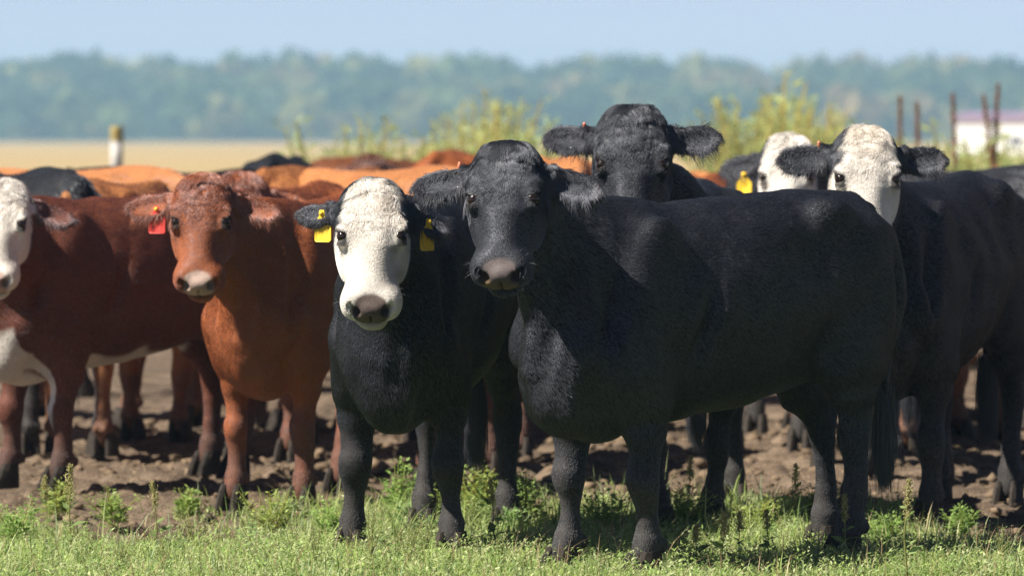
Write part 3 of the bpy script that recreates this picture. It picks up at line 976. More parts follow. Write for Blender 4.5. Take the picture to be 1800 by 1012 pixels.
def cow_hair(r, sp, C, bare, count, seed, camdir):
    V, F = r['V'], r['F']
    rs = np.random.RandomState(seed)
    Nv = vert_normals(V, F)
    fc = V[F].mean(1)
    a = V[F[:, 2]] - V[F[:, 0]]; b = V[F[:, 3]] - V[F[:, 1]]
    cr = np.cross(a, b); ar = np.linalg.norm(cr, axis=1) / 2
    fn = cr / (2 * ar[:, None] + 1e-12)
    u, v, w, head, ear, el, ef, eu, sd = regions(r, fc)
    wt = ar.copy()
    wt *= 1 + 2.0 * head + 3.0 * ear + 4.0 * head * (1 - sstep(u, 0.08, 0.2))
    wt *= np.where(fn @ camdir > -0.25, 1.0, 0.2)
    bf = bare[F].mean(1)
    wt *= (1 - sstep(bf, 0.2, 0.6))
    er = np.sqrt(((u - EYE[0]) / 0.030) ** 2 + ((w - EYE[2]) / 0.016) ** 2)
    wt *= np.where((er < 1) & (np.abs(v) > 0.08) & (head > 0.3), 0, 1)
    wt *= (fc[:, 2] > 0.06)
    p = wt / wt.sum()
    fi = rs.choice(len(F), count, p=p)
    s, t = rs.rand(count, 1), rs.rand(count, 1)
    q = F[fi]
    bil = lambda A: (A[q[:, 0]] * (1 - s) + A[q[:, 1]] * s) * (1 - t) + (A[q[:, 3]] * (1 - s) + A[q[:, 2]] * s) * t
    P, Nn, Cc = bil(V), bil(Nv), bil(C)
    Nn /= np.linalg.norm(Nn, axis=1, keepdims=True) + 1e-9
    u, v, w, head, ear, el, ef, eu, sd = regions(r, P)
    x, y, z = P.T
    # direction the coat lies
    D = np.zeros_like(P)
    legm = 1 - sstep(z, 0.45, 0.62)
    D[:, 0] = -0.85 * (1 - legm); D[:, 2] = -0.45 - 0.55 * legm - 0.25 * (1 - sstep(z, 0.7, 1.15))
    M = r['M']
    fore = head * (1 - sstep(u, 0.16, 0.27))
    hd = M[:, 0] * (0.35 + 0.65 * (1 - sstep(u, -0.02, 0.06)))[:, None] + 0 * P
    hd = hd + M[:, 1] * (np.sign(v) * np.abs(v) * 5)[:, None] * (1 - sstep(u, 0.2, 0.35))[:, None]
    hd = np.where((u > 0.27)[:, None], -hd * 0.6 + M[:, 1] * (v * 8)[:, None] - M[:, 2] * 0.6, hd)
    D = D * (1 - head[:, None]) + hd * head[:, None]
    for i, (bs, ed, up, fr) in enumerate(r['ears']):
        m = (ear > 0) & (sd == i)
        D[m] = ed * 0.7 + up * (eu[m] * 16)[:, None] - np.array([0, 0, 0.45]) + rs.normal(0, 0.35, (m.sum(), 3))
    nz = np.stack([vnoise(P, 16, seed + k) - 0.5 for k in (11, 12, 13)], 1)
    nf = np.stack([vnoise(P, 50, seed + k) - 0.5 for k in (21, 22, 23)], 1)
    curl = sp.get('curl', 1.0)
    D = D + nz * (0.26 + 1.9 * fore * curl + 0.8 * ear)[:, None] + nf * (0.22 + 2.2 * fore * curl)[:, None] + rs.normal(0, 0.12, P.shape)
    D -= Nn * (D * Nn).sum(1)[:, None]
    D /= np.linalg.norm(D, axis=1, keepdims=True) + 1e-9
    L = 0.0175 - 0.008 * legm + 0.010 * (1 - sstep(z, 0.55, 0.75)) * (1 - legm)
    L = L * (1 - head) + head * np.interp(u, [-0.03, 0.02, 0.08, 0.15, 0.24, 0.3, 0.5], [0.030, 0.032, 0.028, 0.022, 0.013, 0.009, 0.007])
    L = np.where(ear > 0, np.where(ef > 0.0, 0.020, 0.009) * np.interp(np.abs(eu), [0, 0.03, 0.045], [0.9, 1.1, 1.7]) * (0.25 + 1.5 * vnoise(P, 70, seed + 50)) * rs.uniform(0.5, 1.3, count), L)
    ed2 = np.sqrt(((u - EYE[0]) / 0.075) ** 2 + ((np.abs(v) - EYE[1]) / 0.05) ** 2 + ((w - EYE[2]) / 0.045) ** 2)
    L = np.where((head > 0.3) & (ed2 < 1), np.minimum(L, 0.004 + 0.010 * ed2 ** 2), L)
    L = L * sp.get('fur', 1.0) * rs.uniform(0.65, 1.2, count)
    lift = 0.17 + 0.38 * fore + 0.15 * ear + 0.5 * head * (u < 0.06)
    k = 4
    T = np.linspace(0, 1, k)
    pts = np.empty((count, k, 3), np.float32)
    grav = np.array([0, 0, -1.0])
    for i, tt in enumerate(T):
        pts[:, i] = P + L[:, None] * (D * tt + Nn * (lift * tt * (1 - 0.55 * tt))[:, None] + grav * (0.25 * tt * tt * (fore + ear))[:, None])
    pts[:, 0] -= Nn * 0.002
    rad = np.tile(np.array([1.0, 0.9, 0.7, 0.25], np.float32), (count, 1)) * (sp.get('hair_r', 0.00055) * (1 + 0.2 * ear))[:, None]
    strk = vnoise(np.stack([P @ np.array([14.0, 5, 3]), P @ np.array([0, 70.0, 10]), P @ np.array([8, 0, 70.0])], 1), 1.0, seed + 40)
    va = np.interp(Cc.mean(1), [0.05, 0.15, 0.4], [1.0, 0.3, 0.03])[:, None]
    Cc = Cc * np.exp(rs.normal(0, 0.42, (count, 1)) * va) * (1 + (0.9 * strk[:, None] - 0.45) * va)
    # whiskers
    nw = 26
    sel = np.nonzero((head > 0.5) & (u > 0.42) & (np.abs(v) > 0.045))[0]
    if len(sel) > nw and sp.get('whisk'):
        sel = rs.choice(sel, nw, replace=False)
        Lw = rs.uniform(0.018, 0.035, nw)
        for i, tt in enumerate(T):
            pts[sel, i] = P[sel] + (Nn[sel] * tt - np.array([0, 0, 0.4]) * tt * tt) * Lw[:, None]
        rad[sel] *= 0.45
        Cc[sel] = 0.22
    return pts, rad, np.clip(Cc, 0, 0.85)


def hair_object(name, pts, rad, C, parent, mat):
    n, k = pts.shape[:2]
    hc = bpy.data.hair_curves.new(name)
    hc.add_curves([k] * n)
    hc.position_data.foreach_set('vector', pts.astype(np.float32).ravel())
    ra = hc.attributes.get('radius') or hc.attributes.new('radius', 'FLOAT', 'POINT')
    ra.data.foreach_set('value', rad.astype(np.float32).ravel())
    ca = hc.attributes.new('coat', 'FLOAT_COLOR', 'CURVE')
    A = np.ones((n, 4), np.float32); A[:, :3] = C
    ca.data.foreach_set('color', A.ravel())
    hc.materials.append(mat)
    o = bpy.data.objects.new(name, hc)
    col.objects.link(o)
    o.parent = parent
    return o


def local_of(root, rz, s, p):
    d = np.asarray(p, float) - np.array([root[0], root[1], 0])
    c, q = math.cos(-rz), math.sin(-rz)
    return np.array([c * d[0] - q * d[1], q * d[0] + c * d[1], d[2]]) / s


def tail_switch(r, sp, root, seed, length=0.27, n=2200):
    rs = np.random.RandomState(seed)
    e = np.array(r['tail'][-1]); e0 = np.array(r['tail'][-2])
    t0 = rs.rand(n) ** 0.7
    P = e0 + (e - e0) * t0[:, None] + rs.normal(0, 0.014, (n, 3)) * np.array([1, 1, 0.4])
    D = np.stack([rs.normal(0, 0.055, n), rs.normal(0, 0.055, n), -np.ones(n)], 1)
    L = length * rs.uniform(0.6, 1.05, n)
    T = np.linspace(0, 1, 5)
    pts = np.stack([P + L[:, None] * (D * np.array([1, 1, 0])) * (tt * (1.7 - 1.1 * tt)) + np.outer(L * tt, [0, 0, -1.0]) for tt in T], 1)
    rad = np.tile(np.array([1, 1, 0.9, 0.7, 0.3]) * 0.0009, (n, 1))
    C = np.tile(np.array(sp['color']) * 0.9, (n, 1)) * rs.uniform(0.6, 1.4, (n, 1))
    return hair_object('tail_switch', pts, rad, C, root, HAIR)


def add_cow(name, sp, label, cat='cow', group=None):
    rz, s = R(sp['phi']), sp.get('s', 1.0)
    root = empty(name, (sp['root'][0], sp['root'][1], 0.0), rz, s)
    tag(root, label, cat, group)
    sp['O'] = local_of(sp['root'], rz, s, sp['poll'])
    sp['az'] = R(sp['look']) - rz
    r = cow_skin(sp)
    seed = sp['seed']
    V = r['V']
    Nv = vert_normals(V, r['F'])
    u, v, w, head, ear, *_ = regions(r, V)
    soft = (1 - head) * (1 - ear) * sstep(V[:, 2], 0.1, 0.3)
    # loose skin: soft folds on neck and chest, faint ribs and muscle
    x, y, z = V.T
    fold = np.sin(14 * (z * 0.8 - x * 1.5 + np.abs(y) * 1.2) + 6 * vnoise(V, 5, seed)) * sstep(x, 0.55, 0.75) * (1 - sstep(z, 1.0, 1.25)) * 0.013
    disp = soft * ((vnoise(V, 6, seed + 31) - 0.5) * 0.026 + (vnoise(V, 15, seed + 32) - 0.5) * 0.006 + fold * sp.get('fold', 1.0))
    ribs = np.sin(x * 42 + z * 8) * sstep(x, -0.25, -0.05) * (1 - sstep(x, 0.2, 0.4)) * sstep(z, 0.65, 0.8) * (1 - sstep(z, 1.0, 1.15)) * 0.0012
    V += Nv * (disp + soft * ribs)[:, None]
    r['V'] = V
    C, bare = cow_colors(r, sp, V, seed)
    body = mesh_obj('body', V, r['F'], SKIN, root)
    set_color(body.data, 'coat', C); set_float(body.data, 'bare', bare)
    if sp['fine'] < 0.012:
        for sgn in (1, -1):
            e = mesh_obj('eye', None, None, me=EYE_ME, parent=root)
            e.location = Vector(r['H'](EYE[0], sgn * (EYE[1] - 0.0045), EYE[2] - 0.001))
    for (fx, fy, fz, _, _) in r['feet']:
        h = mesh_obj('hoof', None, None, me=HOOF_ME, parent=root)
        h.location = (fx - 0.004, fy, 0.0)
    for which, (side, along, colr) in enumerate(sp.get('tags', ())):
        b, ed, up, fr = r['ears'][side]
        t = mesh_obj('ear_tag', None, None, me=TAGS[colr], parent=root)
        down = np.array([0, 0, -1.0])
        face = nrm(fr - down * (fr @ down))
        xa = np.cross(face, -down)
        Mx = Matrix(((xa[0], -face[0], 0), (xa[1], -face[1], 0), (0, 0, 1))).to_4x4()
        ts = sp.get('tag_s', 1.2)
        stud = mesh_obj('stud', None, None, me=STUD_ME, parent=t)
        stud.location = (0, -0.003, -0.010)
        stud.rotation_euler = (R(90), 0, 0)
        t.matrix_local = Matrix.Translation(Vector(b + ed * along + fr * 0.034 + down * sp.get('tag_drop', 0.045))) @ Mx @ Matrix.Scale(ts, 4)
    for side, along in sp.get('clips', ()):
        b, ed, up, fr = r['ears'][side]
        t = mesh_obj('ear_clip', None, None, me=CLIP_ME, parent=root)
        upw = up if up[2] > 0 else -up
        t.location = Vector(b + ed * along + upw * 0.052 + fr * 0.012)
        t.scale = (0.7, 0.7, 1.5)
    if sp.get('hairs'):
        cd = local_of((0, 0), rz, 1.0, (0.0, -1.0, 0.25))
        cd = cd / np.linalg.norm(cd)
        sp['hair_r'] = np.full(sp['hairs'], sp.get('hair_w', 0.00055))
        pts, rad, hcC = cow_hair(r, sp, C, bare, sp['hairs'], seed, cd)
        hair_object('coat_hair', pts, rad, hcC, root, HAIR)
    tail_switch(r, sp, root, seed, n=2200 if sp.get('hairs') else 500)
    print(name, 'verts', len(V), 'head', [round(float(q), 2) for q in sp['O']], round(time.time() - T0, 1))
    return root, r
# ================================================================== the herd
def foot_root(px, py, Y, phi, s, fx, fy):
    """where a cow's root stands when its foot (own frame fx, fy) stands at a point on the ground"""
    p = pix(px, py, Y)
    c, q = math.cos(R(phi)), math.sin(R(phi))
    return p[0] - s * (c * fx - q * fy), p[1] - s * (q * fx + c * fy)


FINE, COARSE = 0.0062, 0.0145
# the black animal standing broadside in front
add_cow('cow', dict(root=foot_root(1130, 1016, 16.65, 226, 0.99, 0.49, 0.155), phi=226, long=0.09, dewlap=0.04, s=0.99, poll=pix(893, 264, 16.28), look=263, pitch=R(60), roll=R(2),
        feet=((-0.05, 0), (0.03, 0.0), (0.20, 0.03, 0.06), (-0.06, 0.02)), fine=0.0056, coarse=0.013, color=BLACK, seed=3, hairs=330000, whisk=1,
        ears=((0.22, 0.25, 0.0), (0.18, 0.05, 0.1)), nose=(0.13, 0.108, 0.105), dirt=1, clips=((1, 0.055),), tail=(0.05, 0), fat=1.03),
        'all-black cow in front, standing side-on with head turned to the camera', 'cow', 'herd of cattle')
# black cow with white face and two yellow tags
add_cow('cow', dict(root=foot_root(790, 980, 17.45, 259, 0.985, 0.565, 0.185), phi=259, s=0.985, curl=0.6, poll=pix(656, 330, 16.92), look=269, pitch=R(62), roll=0,
        feet=((0, 0.03), (-0.06, -0.05), (0, 0), (0.1, 0)), fine=FINE, coarse=COARSE, color=BLACK, seed=8, hairs=190000, pattern='bwf_patch', whisk=1,
        ear_s=0.86, ears=((0.10, 0.75, -0.4), (-0.25, 0.55, 0.3)), nose=(0.11, 0.085, 0.075), tags=((0, 0.085, 'yellow'), (1, 0.075, 'yellow')), tag_drop=0.012, chin=(0.45, 0.41, 0.33), fat=1.04),
        'black cow with white face and a yellow tag in each ear, facing front', 'cow', 'herd of cattle')
# red brown cow with the red tag
add_cow('cow', dict(root=foot_root(525, 892, 19.8, 248, 0.955, 0.565, 0.155), phi=248, s=0.955, poll=pix(358, 318, 19.3), look=267, pitch=R(62), roll=0,
        feet=((0.0, 0), (0.02, -0.0), (-0.05, 0.05), (0.1, 0)), fine=FINE, coarse=COARSE, color=RED, seed=14, hairs=170000, curl=1.3, neckw=0.88,
        ears=((0.1, 0.35, -0.2), (0.1, 0.15, 0.1)), nose=(0.42, 0.31, 0.26), tags=((1, 0.085, 'red'),), tag_drop=0.02, fat=1.0),
        'reddish brown cow with a red tag in one ear, facing front', 'cow', 'herd of cattle')
# white faced red cow cut by the left edge
add_cow('cow', dict(root=foot_root(95, 858, 21.0, 226, 0.955, 0.56, 0.155), phi=226, s=0.955, poll=pix(8, 328, 20.6), look=262, pitch=R(60), roll=0,
        feet=((0, 0), (0.05, 0), (0.1, 0), (0, 0)), fine=FINE, coarse=COARSE, color=DARKRED, seed=21, hairs=150000, pattern='hereford', curl=1.8,
        ears=((0.15, 0.4, -0.3), (0.15, 0.4, 0.3)), nose=(0.45, 0.33, 0.29), fat=1.05),
        'dark red cow with white face and white belly, cut off by the left edge', 'cow', 'herd of cattle')
# tall black cow looking over the front animal's back
add_cow('cow', dict(root=(0.70, 19.25), phi=266, s=1.0, head_s=1.12, poll=pix(1112, 200, 18.4), look=268, pitch=R(62), roll=0,
        feet=((-0.12, -0.06), (0.12, 0.06), (0, 0), (0.1, 0)), fine=FINE, coarse=COARSE, color=BLACK, seed=33, hairs=170000,
        ears=((-0.12, 0.15, 0.0), (-0.12, 0.15, 0.0)), nose=(0.06, 0.05, 0.05), clips=((1, 0.07),), fur=1.15),
        'all-black cow facing front whose head rises above the broadside black cow', 'cow', 'herd of cattle')
# black cow with white face on the right
add_cow('cow', dict(root=foot_root(1630, 930, 18.9, 249, 1.02, 0.56, 0.155), phi=249, s=1.02, poll=pix(1520, 236, 18.72), look=271, pitch=R(62), roll=R(-3),
        feet=((0, 0), (0.0, 0), (0.05, 0), (0, 0)), fine=FINE, coarse=COARSE, color=BLACK, seed=42, curl=0.6, hairs=190000, pattern='bwf',
        ears=((-0.08, 0.2, 0.0), (0.05, 0.1, 0.0)), nose=(0.08, 0.06, 0.06), clips=((1, 0.06),), fat=1.02),
        'black cow with white face and no tag, its body cut off by the right edge', 'cow', 'herd of cattle')
# white faced cow behind it with one yellow tag
add_cow('cow', dict(root=(1.30, 24.1), phi=262, s=1.05, poll=pix(1386, 248, 23.1), look=263, pitch=R(60), roll=0,
        feet=((0, 0), (0.05, 0), (0, 0), (0, 0)), fine=0.009, coarse=0.02, color=BLACK, seed=55, hairs=70000, pattern='bwf', hair_w=0.0008,
        ears=((0.1, 0.3, 0.0), (0.1, 0.3, 0.0)), nose=(0.08, 0.06, 0.06), tags=((1, 0.09, 'yellow'),)),
        'white-faced black cow with one yellow tag, half hidden behind the others', 'cow', 'herd of cattle')

# animals further back, mostly seen as backs above the front row
BACK = [  # px, py of the top of the back, depth, heading, colour, pose, label
    (35, 292, 24.0, 115, BLACK, 0, 'black cow seen as a dark back at the left edge'),
    (130, 290, 26.0, 140, ORANGE, 1, 'tan orange cow whose back shows left of the post'),
    (215, 312, 24.0, 75, ORANGE, 1, 'tan orange cow with its rump just below the post'),
    (300, 292, 29.0, 35, BLACK, 0, 'black cow whose back shows right of the pale post'),
    (502, 268, 31.0, 85, BLACK, 1, 'black cow whose round rump rises behind the red-tagged cow'),
    (575, 290, 26.0, 65, ORANGE, 0, 'tan orange cow with rump behind the yellow-tagged white-faced cow'),
    (665, 290, 25.0, 130, ORANGE, 1, 'lighter tan cow above the white-faced cow with two tags'),
    (640, 268, 36.0, 250, BROWN, 2, 'dark brown cow whose head shows far behind the tan cows'),
    (720, 274, 38.0, 20, BROWN, 0, 'brown cow whose back shows far behind the tan orange cows'),
    (770, 272, 43.0, 120, BLACK, 1, 'small distant black back left of the front cow'),
    (832, 262, 34.0, 70, RED, 0, 'red brown cow showing just left of the front black head'),
    (975, 270, 30.0, 100, ORANGE, 1, 'orange cow glimpsed between the two black heads'),
    (1225, 300, 28.0, 75, RED, 0, 'red cow showing right of the tall black cow'),
    (1275, 296, 31.0, 110, ORANGE, 1, 'orange cow just left of the single yellow tag'),
    (1305, 318, 25.0, 245, DARKRED, 2, 'dark red cow below the single yellow tag'),
    (1700, 288, 26.0, 140, BLACK, 0, 'black back behind the right white-faced cow'),
    (1655, 318, 24.0, 60, ORANGE, 1, 'tan orange cow behind the right white-faced cow'),
    (1735, 300, 28.5, 50, RED, 1, 'red brown back between the black back and the right edge'),
    (1790, 290, 31.0, 100, ORANGE, 0, 'distant tan orange back at the right edge'),
    (1545, 330, 21.9, 97, BLACK, 1, 'black cow facing away whose white udder shows behind the front cow\'s tail'),
    (835, 345, 22.6, 262, BROWN, 0, 'brown cow glimpsed between the white-faced cow and the front black cow'),
    (408, 300, 22.6, 255, RED, 2, 'curly red cow whose head shows behind the red-tagged cow'),
]
_pose = [dict(poll=(1.02, 0.1, 1.05), look=10, pitch=R(50)), dict(poll=(1.10, -0.15, 0.62), look=-15, pitch=R(65)), dict(poll=(0.98, 0.05, 1.36), look=8, pitch=R(60))]
_skins = []
for i, q in enumerate(_pose):
    r = cow_skin(dict(O=q['poll'], az=R(q['look']), pitch=q['pitch'], roll=0, feet=((0.05, 0), (-0.1, 0), (0.12, 0), (-0.05, 0)), fine=0.0119 if i == 2 else 0.018, coarse=0.018,
                      tail=(0.03, 0), fat=0.96))
    V = r['V']; x, y, z = V.T
    Nv = vert_normals(V, r['F'])
    ridge = np.exp(-(y / 0.035) ** 2) * sstep(z, 1.15, 1.25) * (x < 0.6) * 0.014
    r['V'] = V + Nv * (ridge + (vnoise(V, 4, i) - 0.5) * 0.018 * sstep(z, 0.3, 0.6) * (1 - regions(r, V)[3]))[:, None]
    _skins.append(r)
for i, (px, py, Y, phi, colr, ps, label) in enumerate(BACK):
    r = _skins[ps]
    top = float(r['V'][np.abs(r['V'][:, 0]) < 0.7, 2].max()) if ps < 2 else 1.40
    p = pix(px, py, Y)
    s = min(max(p[2] / top, 0.93), 1.10)
    if ps == 2:                                   # placed by its head
        f = np.array([math.cos(R(phi)), math.sin(R(phi))])
        p[:2] -= f * 0.98 * s
    root = empty('cow', (p[0], p[1], 0), R(phi), s)
    tag(root, label, 'cow', 'herd of cattle')
    sp = dict(color=colr, seed=100 + i)
    me = np_mesh('body', r['V'], r['F']); me.materials.append(SKIN)
    me.polygons.foreach_set('use_smooth', np.ones(len(me.polygons), bool))
    C, bare = cow_colors(r, sp, r['V'], 100 + i)
    set_color(me, 'coat', C); set_float(me, 'bare', bare)
    mesh_obj('body', None, None, me=me, parent=root)
    for f in r['feet']:
        h = mesh_obj('hoof', None, None, me=HOOF_ME, parent=root); h.location = (f[0] - 0.004, f[1], 0)
    if ps == 2:
        for sgn in (1, -1):
            e = mesh_obj('eye', None, None, me=EYE_ME, parent=root)
            e.location = Vector(r['H'](EYE[0], sgn * (EYE[1] - 0.0045), EYE[2] - 0.001))
    if 'udder' in label:
        V, F = [], []
        for a in range(13):
            for b in range(16):
                t, g = math.pi * a / 12, 2 * math.pi * b / 16
                q = 1 + 0.12 * math.cos(2 * g) * math.sin(t)
                V.append((-0.50 + 0.17 * math.sin(t) * math.cos(g) * q, 0.125 * math.sin(t) * math.sin(g) * q, 0.56 + 0.15 * math.cos(t)))
        F = [(a * 16 + b, (a + 1) * 16 + b, (a + 1) * 16 + (b + 1) % 16, a * 16 + (b + 1) % 16) for a in range(12) for b in range(16)]
        ud = mesh_obj('udder', V, F, simple_mat('udder_skin', (0.55, 0.45, 0.36), (0.72, 0.63, 0.52), 8, 0.6, 0.1), root)
        ud['label'] = 'pale udder with white skin'
    nh = 34000 if Y < 32 else 14000
    sp['hair_r'] = np.full(nh, 0.0011); sp['fur'] = 1.5
    cd = local_of((0, 0), R(phi), 1.0, (0.0, -1.0, 0.6)); cd = cd / np.linalg.norm(cd)
    pts, rad, hC = cow_hair(r, sp, C, bare, nh, 100 + i, cd)
    hair_object('coat_hair', pts, rad, hC, root, HAIR)
    tail_switch(r, sp, root, 100 + i, n=400)
    if abs(s * top - p[2]) > 0.03: print(i, label[:30], 'top', round(float(p[2]), 2), 'have', round(s * top, 2))
# ================================================================== grass and weeds
def blades(rs, X, Y, H, W, lean, tint, seg=3):
    n = len(X)
    Z = ground_height(X, Y)
    az = rs.uniform(0, 2 * math.pi, n)
    d = np.stack([np.cos(az), np.sin(az), np.zeros(n)], 1)
    sd = np.stack([-np.sin(az), np.cos(az), np.zeros(n)], 1)
    tw = rs.uniform(-0.8, 0.8, n)
    base = np.stack([X, Y, Z - 0.005], 1)
    V = np.empty((n, 2 * seg + 1, 3), np.float32)
    for i in range(seg):
        t = i / seg
        c = base + d * (lean * H * t * t)[:, None] + np.outer(H * (t - 0.25 * lean * t * t), [0, 0, 1])
        w = W * (1 - 0.75 * t) / 2
        sdt = sd * np.cos(tw * t)[:, None] + d * np.sin(tw * t)[:, None]
        V[:, 2 * i] = c - sdt * w[:, None]; V[:, 2 * i + 1] = c + sdt * w[:, None]
    V[:, 2 * seg] = base + d * (lean * H)[:, None] + np.outer(H, [0, 0, 1]) * (1 - 0.25 * lean)[:, None]
    k = 2 * seg + 1
    b = (np.arange(n) * k)[:, None]
    F = []
    for i in range(seg - 1):
        F.append(np.concatenate([b + 2 * i, b + 2 * i + 1, b + 2 * i + 3, b + 2 * i + 2], 1))
    Fq = np.concatenate(F)
    Ft = np.concatenate([b + 2 * seg - 2, b + 2 * seg - 1, b + 2 * seg], 1)
    # quads only: close the tip as a thin triangle pair
    return V.reshape(-1, 3), Fq, Ft, np.repeat(tint, k, 0)


def join_mesh(name, V, Fq, Ft, T, mat):
    me = bpy.data.meshes.new(name)
    me.vertices.add(len(V)); me.vertices.foreach_set('co', V.astype(np.float32).ravel())
    nl = Fq.size + Ft.size
    me.loops.add(nl)
    me.loops.foreach_set('vertex_index', np.concatenate([Fq.ravel(), Ft.ravel()]).astype(np.int32))
    me.polygons.add(len(Fq) + len(Ft))
    me.polygons.foreach_set('loop_start', np.concatenate([np.arange(len(Fq)) * 4, Fq.size + np.arange(len(Ft)) * 3]).astype(np.int32))
    me.update(calc_edges=True)
    set_color(me, 'tint', T)
    me.materials.append(mat)
    o = bpy.data.objects.new(name, me); col.objects.link(o)
    return o


def leaf_quads(C, ax, nn, L, W):
    """diamond leaves: base point C, axis ax, normal nn"""
    sd = np.cross(ax, nn); sd /= np.linalg.norm(sd, axis=1, keepdims=True) + 1e-9
    V = np.stack([C, C + ax * (L * 0.45)[:, None] + sd * (W / 2)[:, None] + nn * (L * 0.06)[:, None], C + ax * L[:, None], C + ax * (L * 0.45)[:, None] - sd * (W / 2)[:, None] + nn * (L * 0.06)[:, None]], 1)
    return V.reshape(-1, 3), np.arange(4 * len(C)).reshape(-1, 4)


def grass_density(X, Y):
    P = np.stack([X, Y, 0 * X], 1)
    n = vnoise(P, 0.9, 71) * 0.6 + vnoise(P, 2.6, 72) * 0.4
    edge = 18.05 + 0.25 * (X > 0.2) + 2.4 * (n - 0.5)
    d = (1 - sstep(Y, edge - 0.3, edge + 0.5)) * (0.35 + 0.65 * sstep(vnoise(P, 4.0, 73), 0.2, 0.5))
    patch = sstep(n, 0.50, 0.62) * (1 - sstep(Y, 19.2, 20.4)) * 0.6
    patch2 = np.exp(-(((X + 0.30) / 0.55) ** 2 + ((Y - 18.9) / 0.8) ** 2)) * 0.8
    return np.clip(np.maximum(np.maximum(d, patch), patch2), 0, 1)


def grass():
    rs = np.random.RandomState(9)
    n = 200000
    X, Y = rs.uniform(-2.6, 2.8, n), rs.uniform(15.9, 20.4, n)
    keep = rs.rand(n) < grass_density(X, Y)
    X, Y = X[keep], Y[keep]; n = len(X)
    P = np.stack([X, Y, 0 * X], 1)
    hn = vnoise(P, 3.0, 75)
    H = (0.018 + 0.040 * hn) * (0.55 + 1.3 * rs.rand(n) ** 3 + 1.6 * (rs.rand(n) < 0.04))
    H *= 1 + 0.7 * sstep(Y, 17.6, 18.4)
    W = rs.uniform(0.003, 0.008, n)
    pal = np.array([(0.36, 0.46, 0.13), (0.19, 0.30, 0.07), (0.52, 0.57, 0.27), (0.56, 0.48, 0.27), (0.36, 0.47, 0.26)])
    T = pal[rs.choice(5, n, p=[0.34, 0.24, 0.22, 0.06, 0.14])] * rs.uniform(0.75, 1.25, (n, 1))
    dry = rs.rand(n) < 0.012
    H = np.where(dry, rs.uniform(0.08, 0.17, n), H); T[dry] = np.array((0.48, 0.34, 0.20)) * rs.uniform(0.6, 1.1, (dry.sum(), 1)); W = np.where(dry, 0.004, W)
    V, Fq, Ft, TT = blades(rs, X, Y, H, W, rs.uniform(0.1, 0.9, n), T)
    # small leafy ground cover between the blades
    m = 14000
    X, Y = rs.uniform(-2.6, 2.8, m), rs.uniform(15.9, 20.2, m)
    k = rs.rand(m) < grass_density(X, Y); X, Y = X[k], Y[k]; m = len(X)
    q = 22
    Z = ground_height(X, Y)
    hgt = 0.015 + 0.075 * rs.rand(m) ** 2.5
    t = rs.rand(m, q)
    az = rs.uniform(0, 6.28, (m, 1)); ln = rs.uniform(0, 0.5, (m, 1))
    br = rs.normal(0, 0.012, (m, q, 3))
    C = np.stack([X[:, None] + np.cos(az) * ln * t * hgt[:, None], Y[:, None] + np.sin(az) * ln * t * hgt[:, None], Z[:, None] + t * hgt[:, None]], 2) + br
    C = C.reshape(-1, 3)
    a2 = rs.uniform(0, 6.28, m * q)
    ax = np.stack([np.cos(a2), np.sin(a2), rs.uniform(0.1, 1.0, m * q)], 1); ax /= np.linalg.norm(ax, axis=1, keepdims=True)
    nn = np.cross(ax, np.cross([0, 0, 1.0], ax)) + rs.normal(0, 0.3, (m * q, 3)); nn /= np.linalg.norm(nn, axis=1, keepdims=True)
    L = rs.uniform(0.010, 0.026, m * q); W2 = L * rs.uniform(0.22, 0.4, m * q)
    V2, F2 = leaf_quads(C, ax, nn, L, W2)
    pal2 = np.array([(0.40, 0.51, 0.17), (0.27, 0.39, 0.12), (0.52, 0.58, 0.30)])
    T2 = np.repeat(np.repeat(pal2[rs.choice(3, m)] * rs.uniform(0.8, 1.25, (m, 1)), q, 0) * rs.uniform(0.85, 1.15, (m * q, 1)), 4, 0)
    o = join_mesh('grass', np.concatenate([V, V2]), np.concatenate([Fq, F2 + len(V)]), Ft, np.concatenate([TT, T2]), LEAF)
    tag(o, 'short green grass and leafy ground cover in front of the herd', kind='stuff')
    # dry straw litter on the mud
    m = 14000
    X, Y = rs.uniform(-3, 3.2, m), rs.uniform(17.6, 25, m)
    a = rs.uniform(0, 6.28, m); L = rs.uniform(0.02, 0.10, m)
    Z = ground_height(X, Y) + 0.006
    C = np.stack([X, Y, Z], 1)
    ax = np.stack([np.cos(a), np.sin(a), rs.normal(0, 0.12, m)], 1); nn = np.tile([0, 0, 1.0], (m, 1)) + rs.normal(0, 0.3, (m, 3))
    V, F = leaf_quads(C, ax, nn, L, rs.uniform(0.002, 0.005, m))
    o = mesh_obj('straw_litter', V, F, LEAF, smooth=False)
    set_color(o.data, 'tint', np.repeat(np.array([(0.45, 0.34, 0.20)]) * rs.uniform(0.5, 1.2, (m, 1)), 4, 0))
    tag(o, 'dry straw scattered over the trampled earth', kind='stuff')


grass()


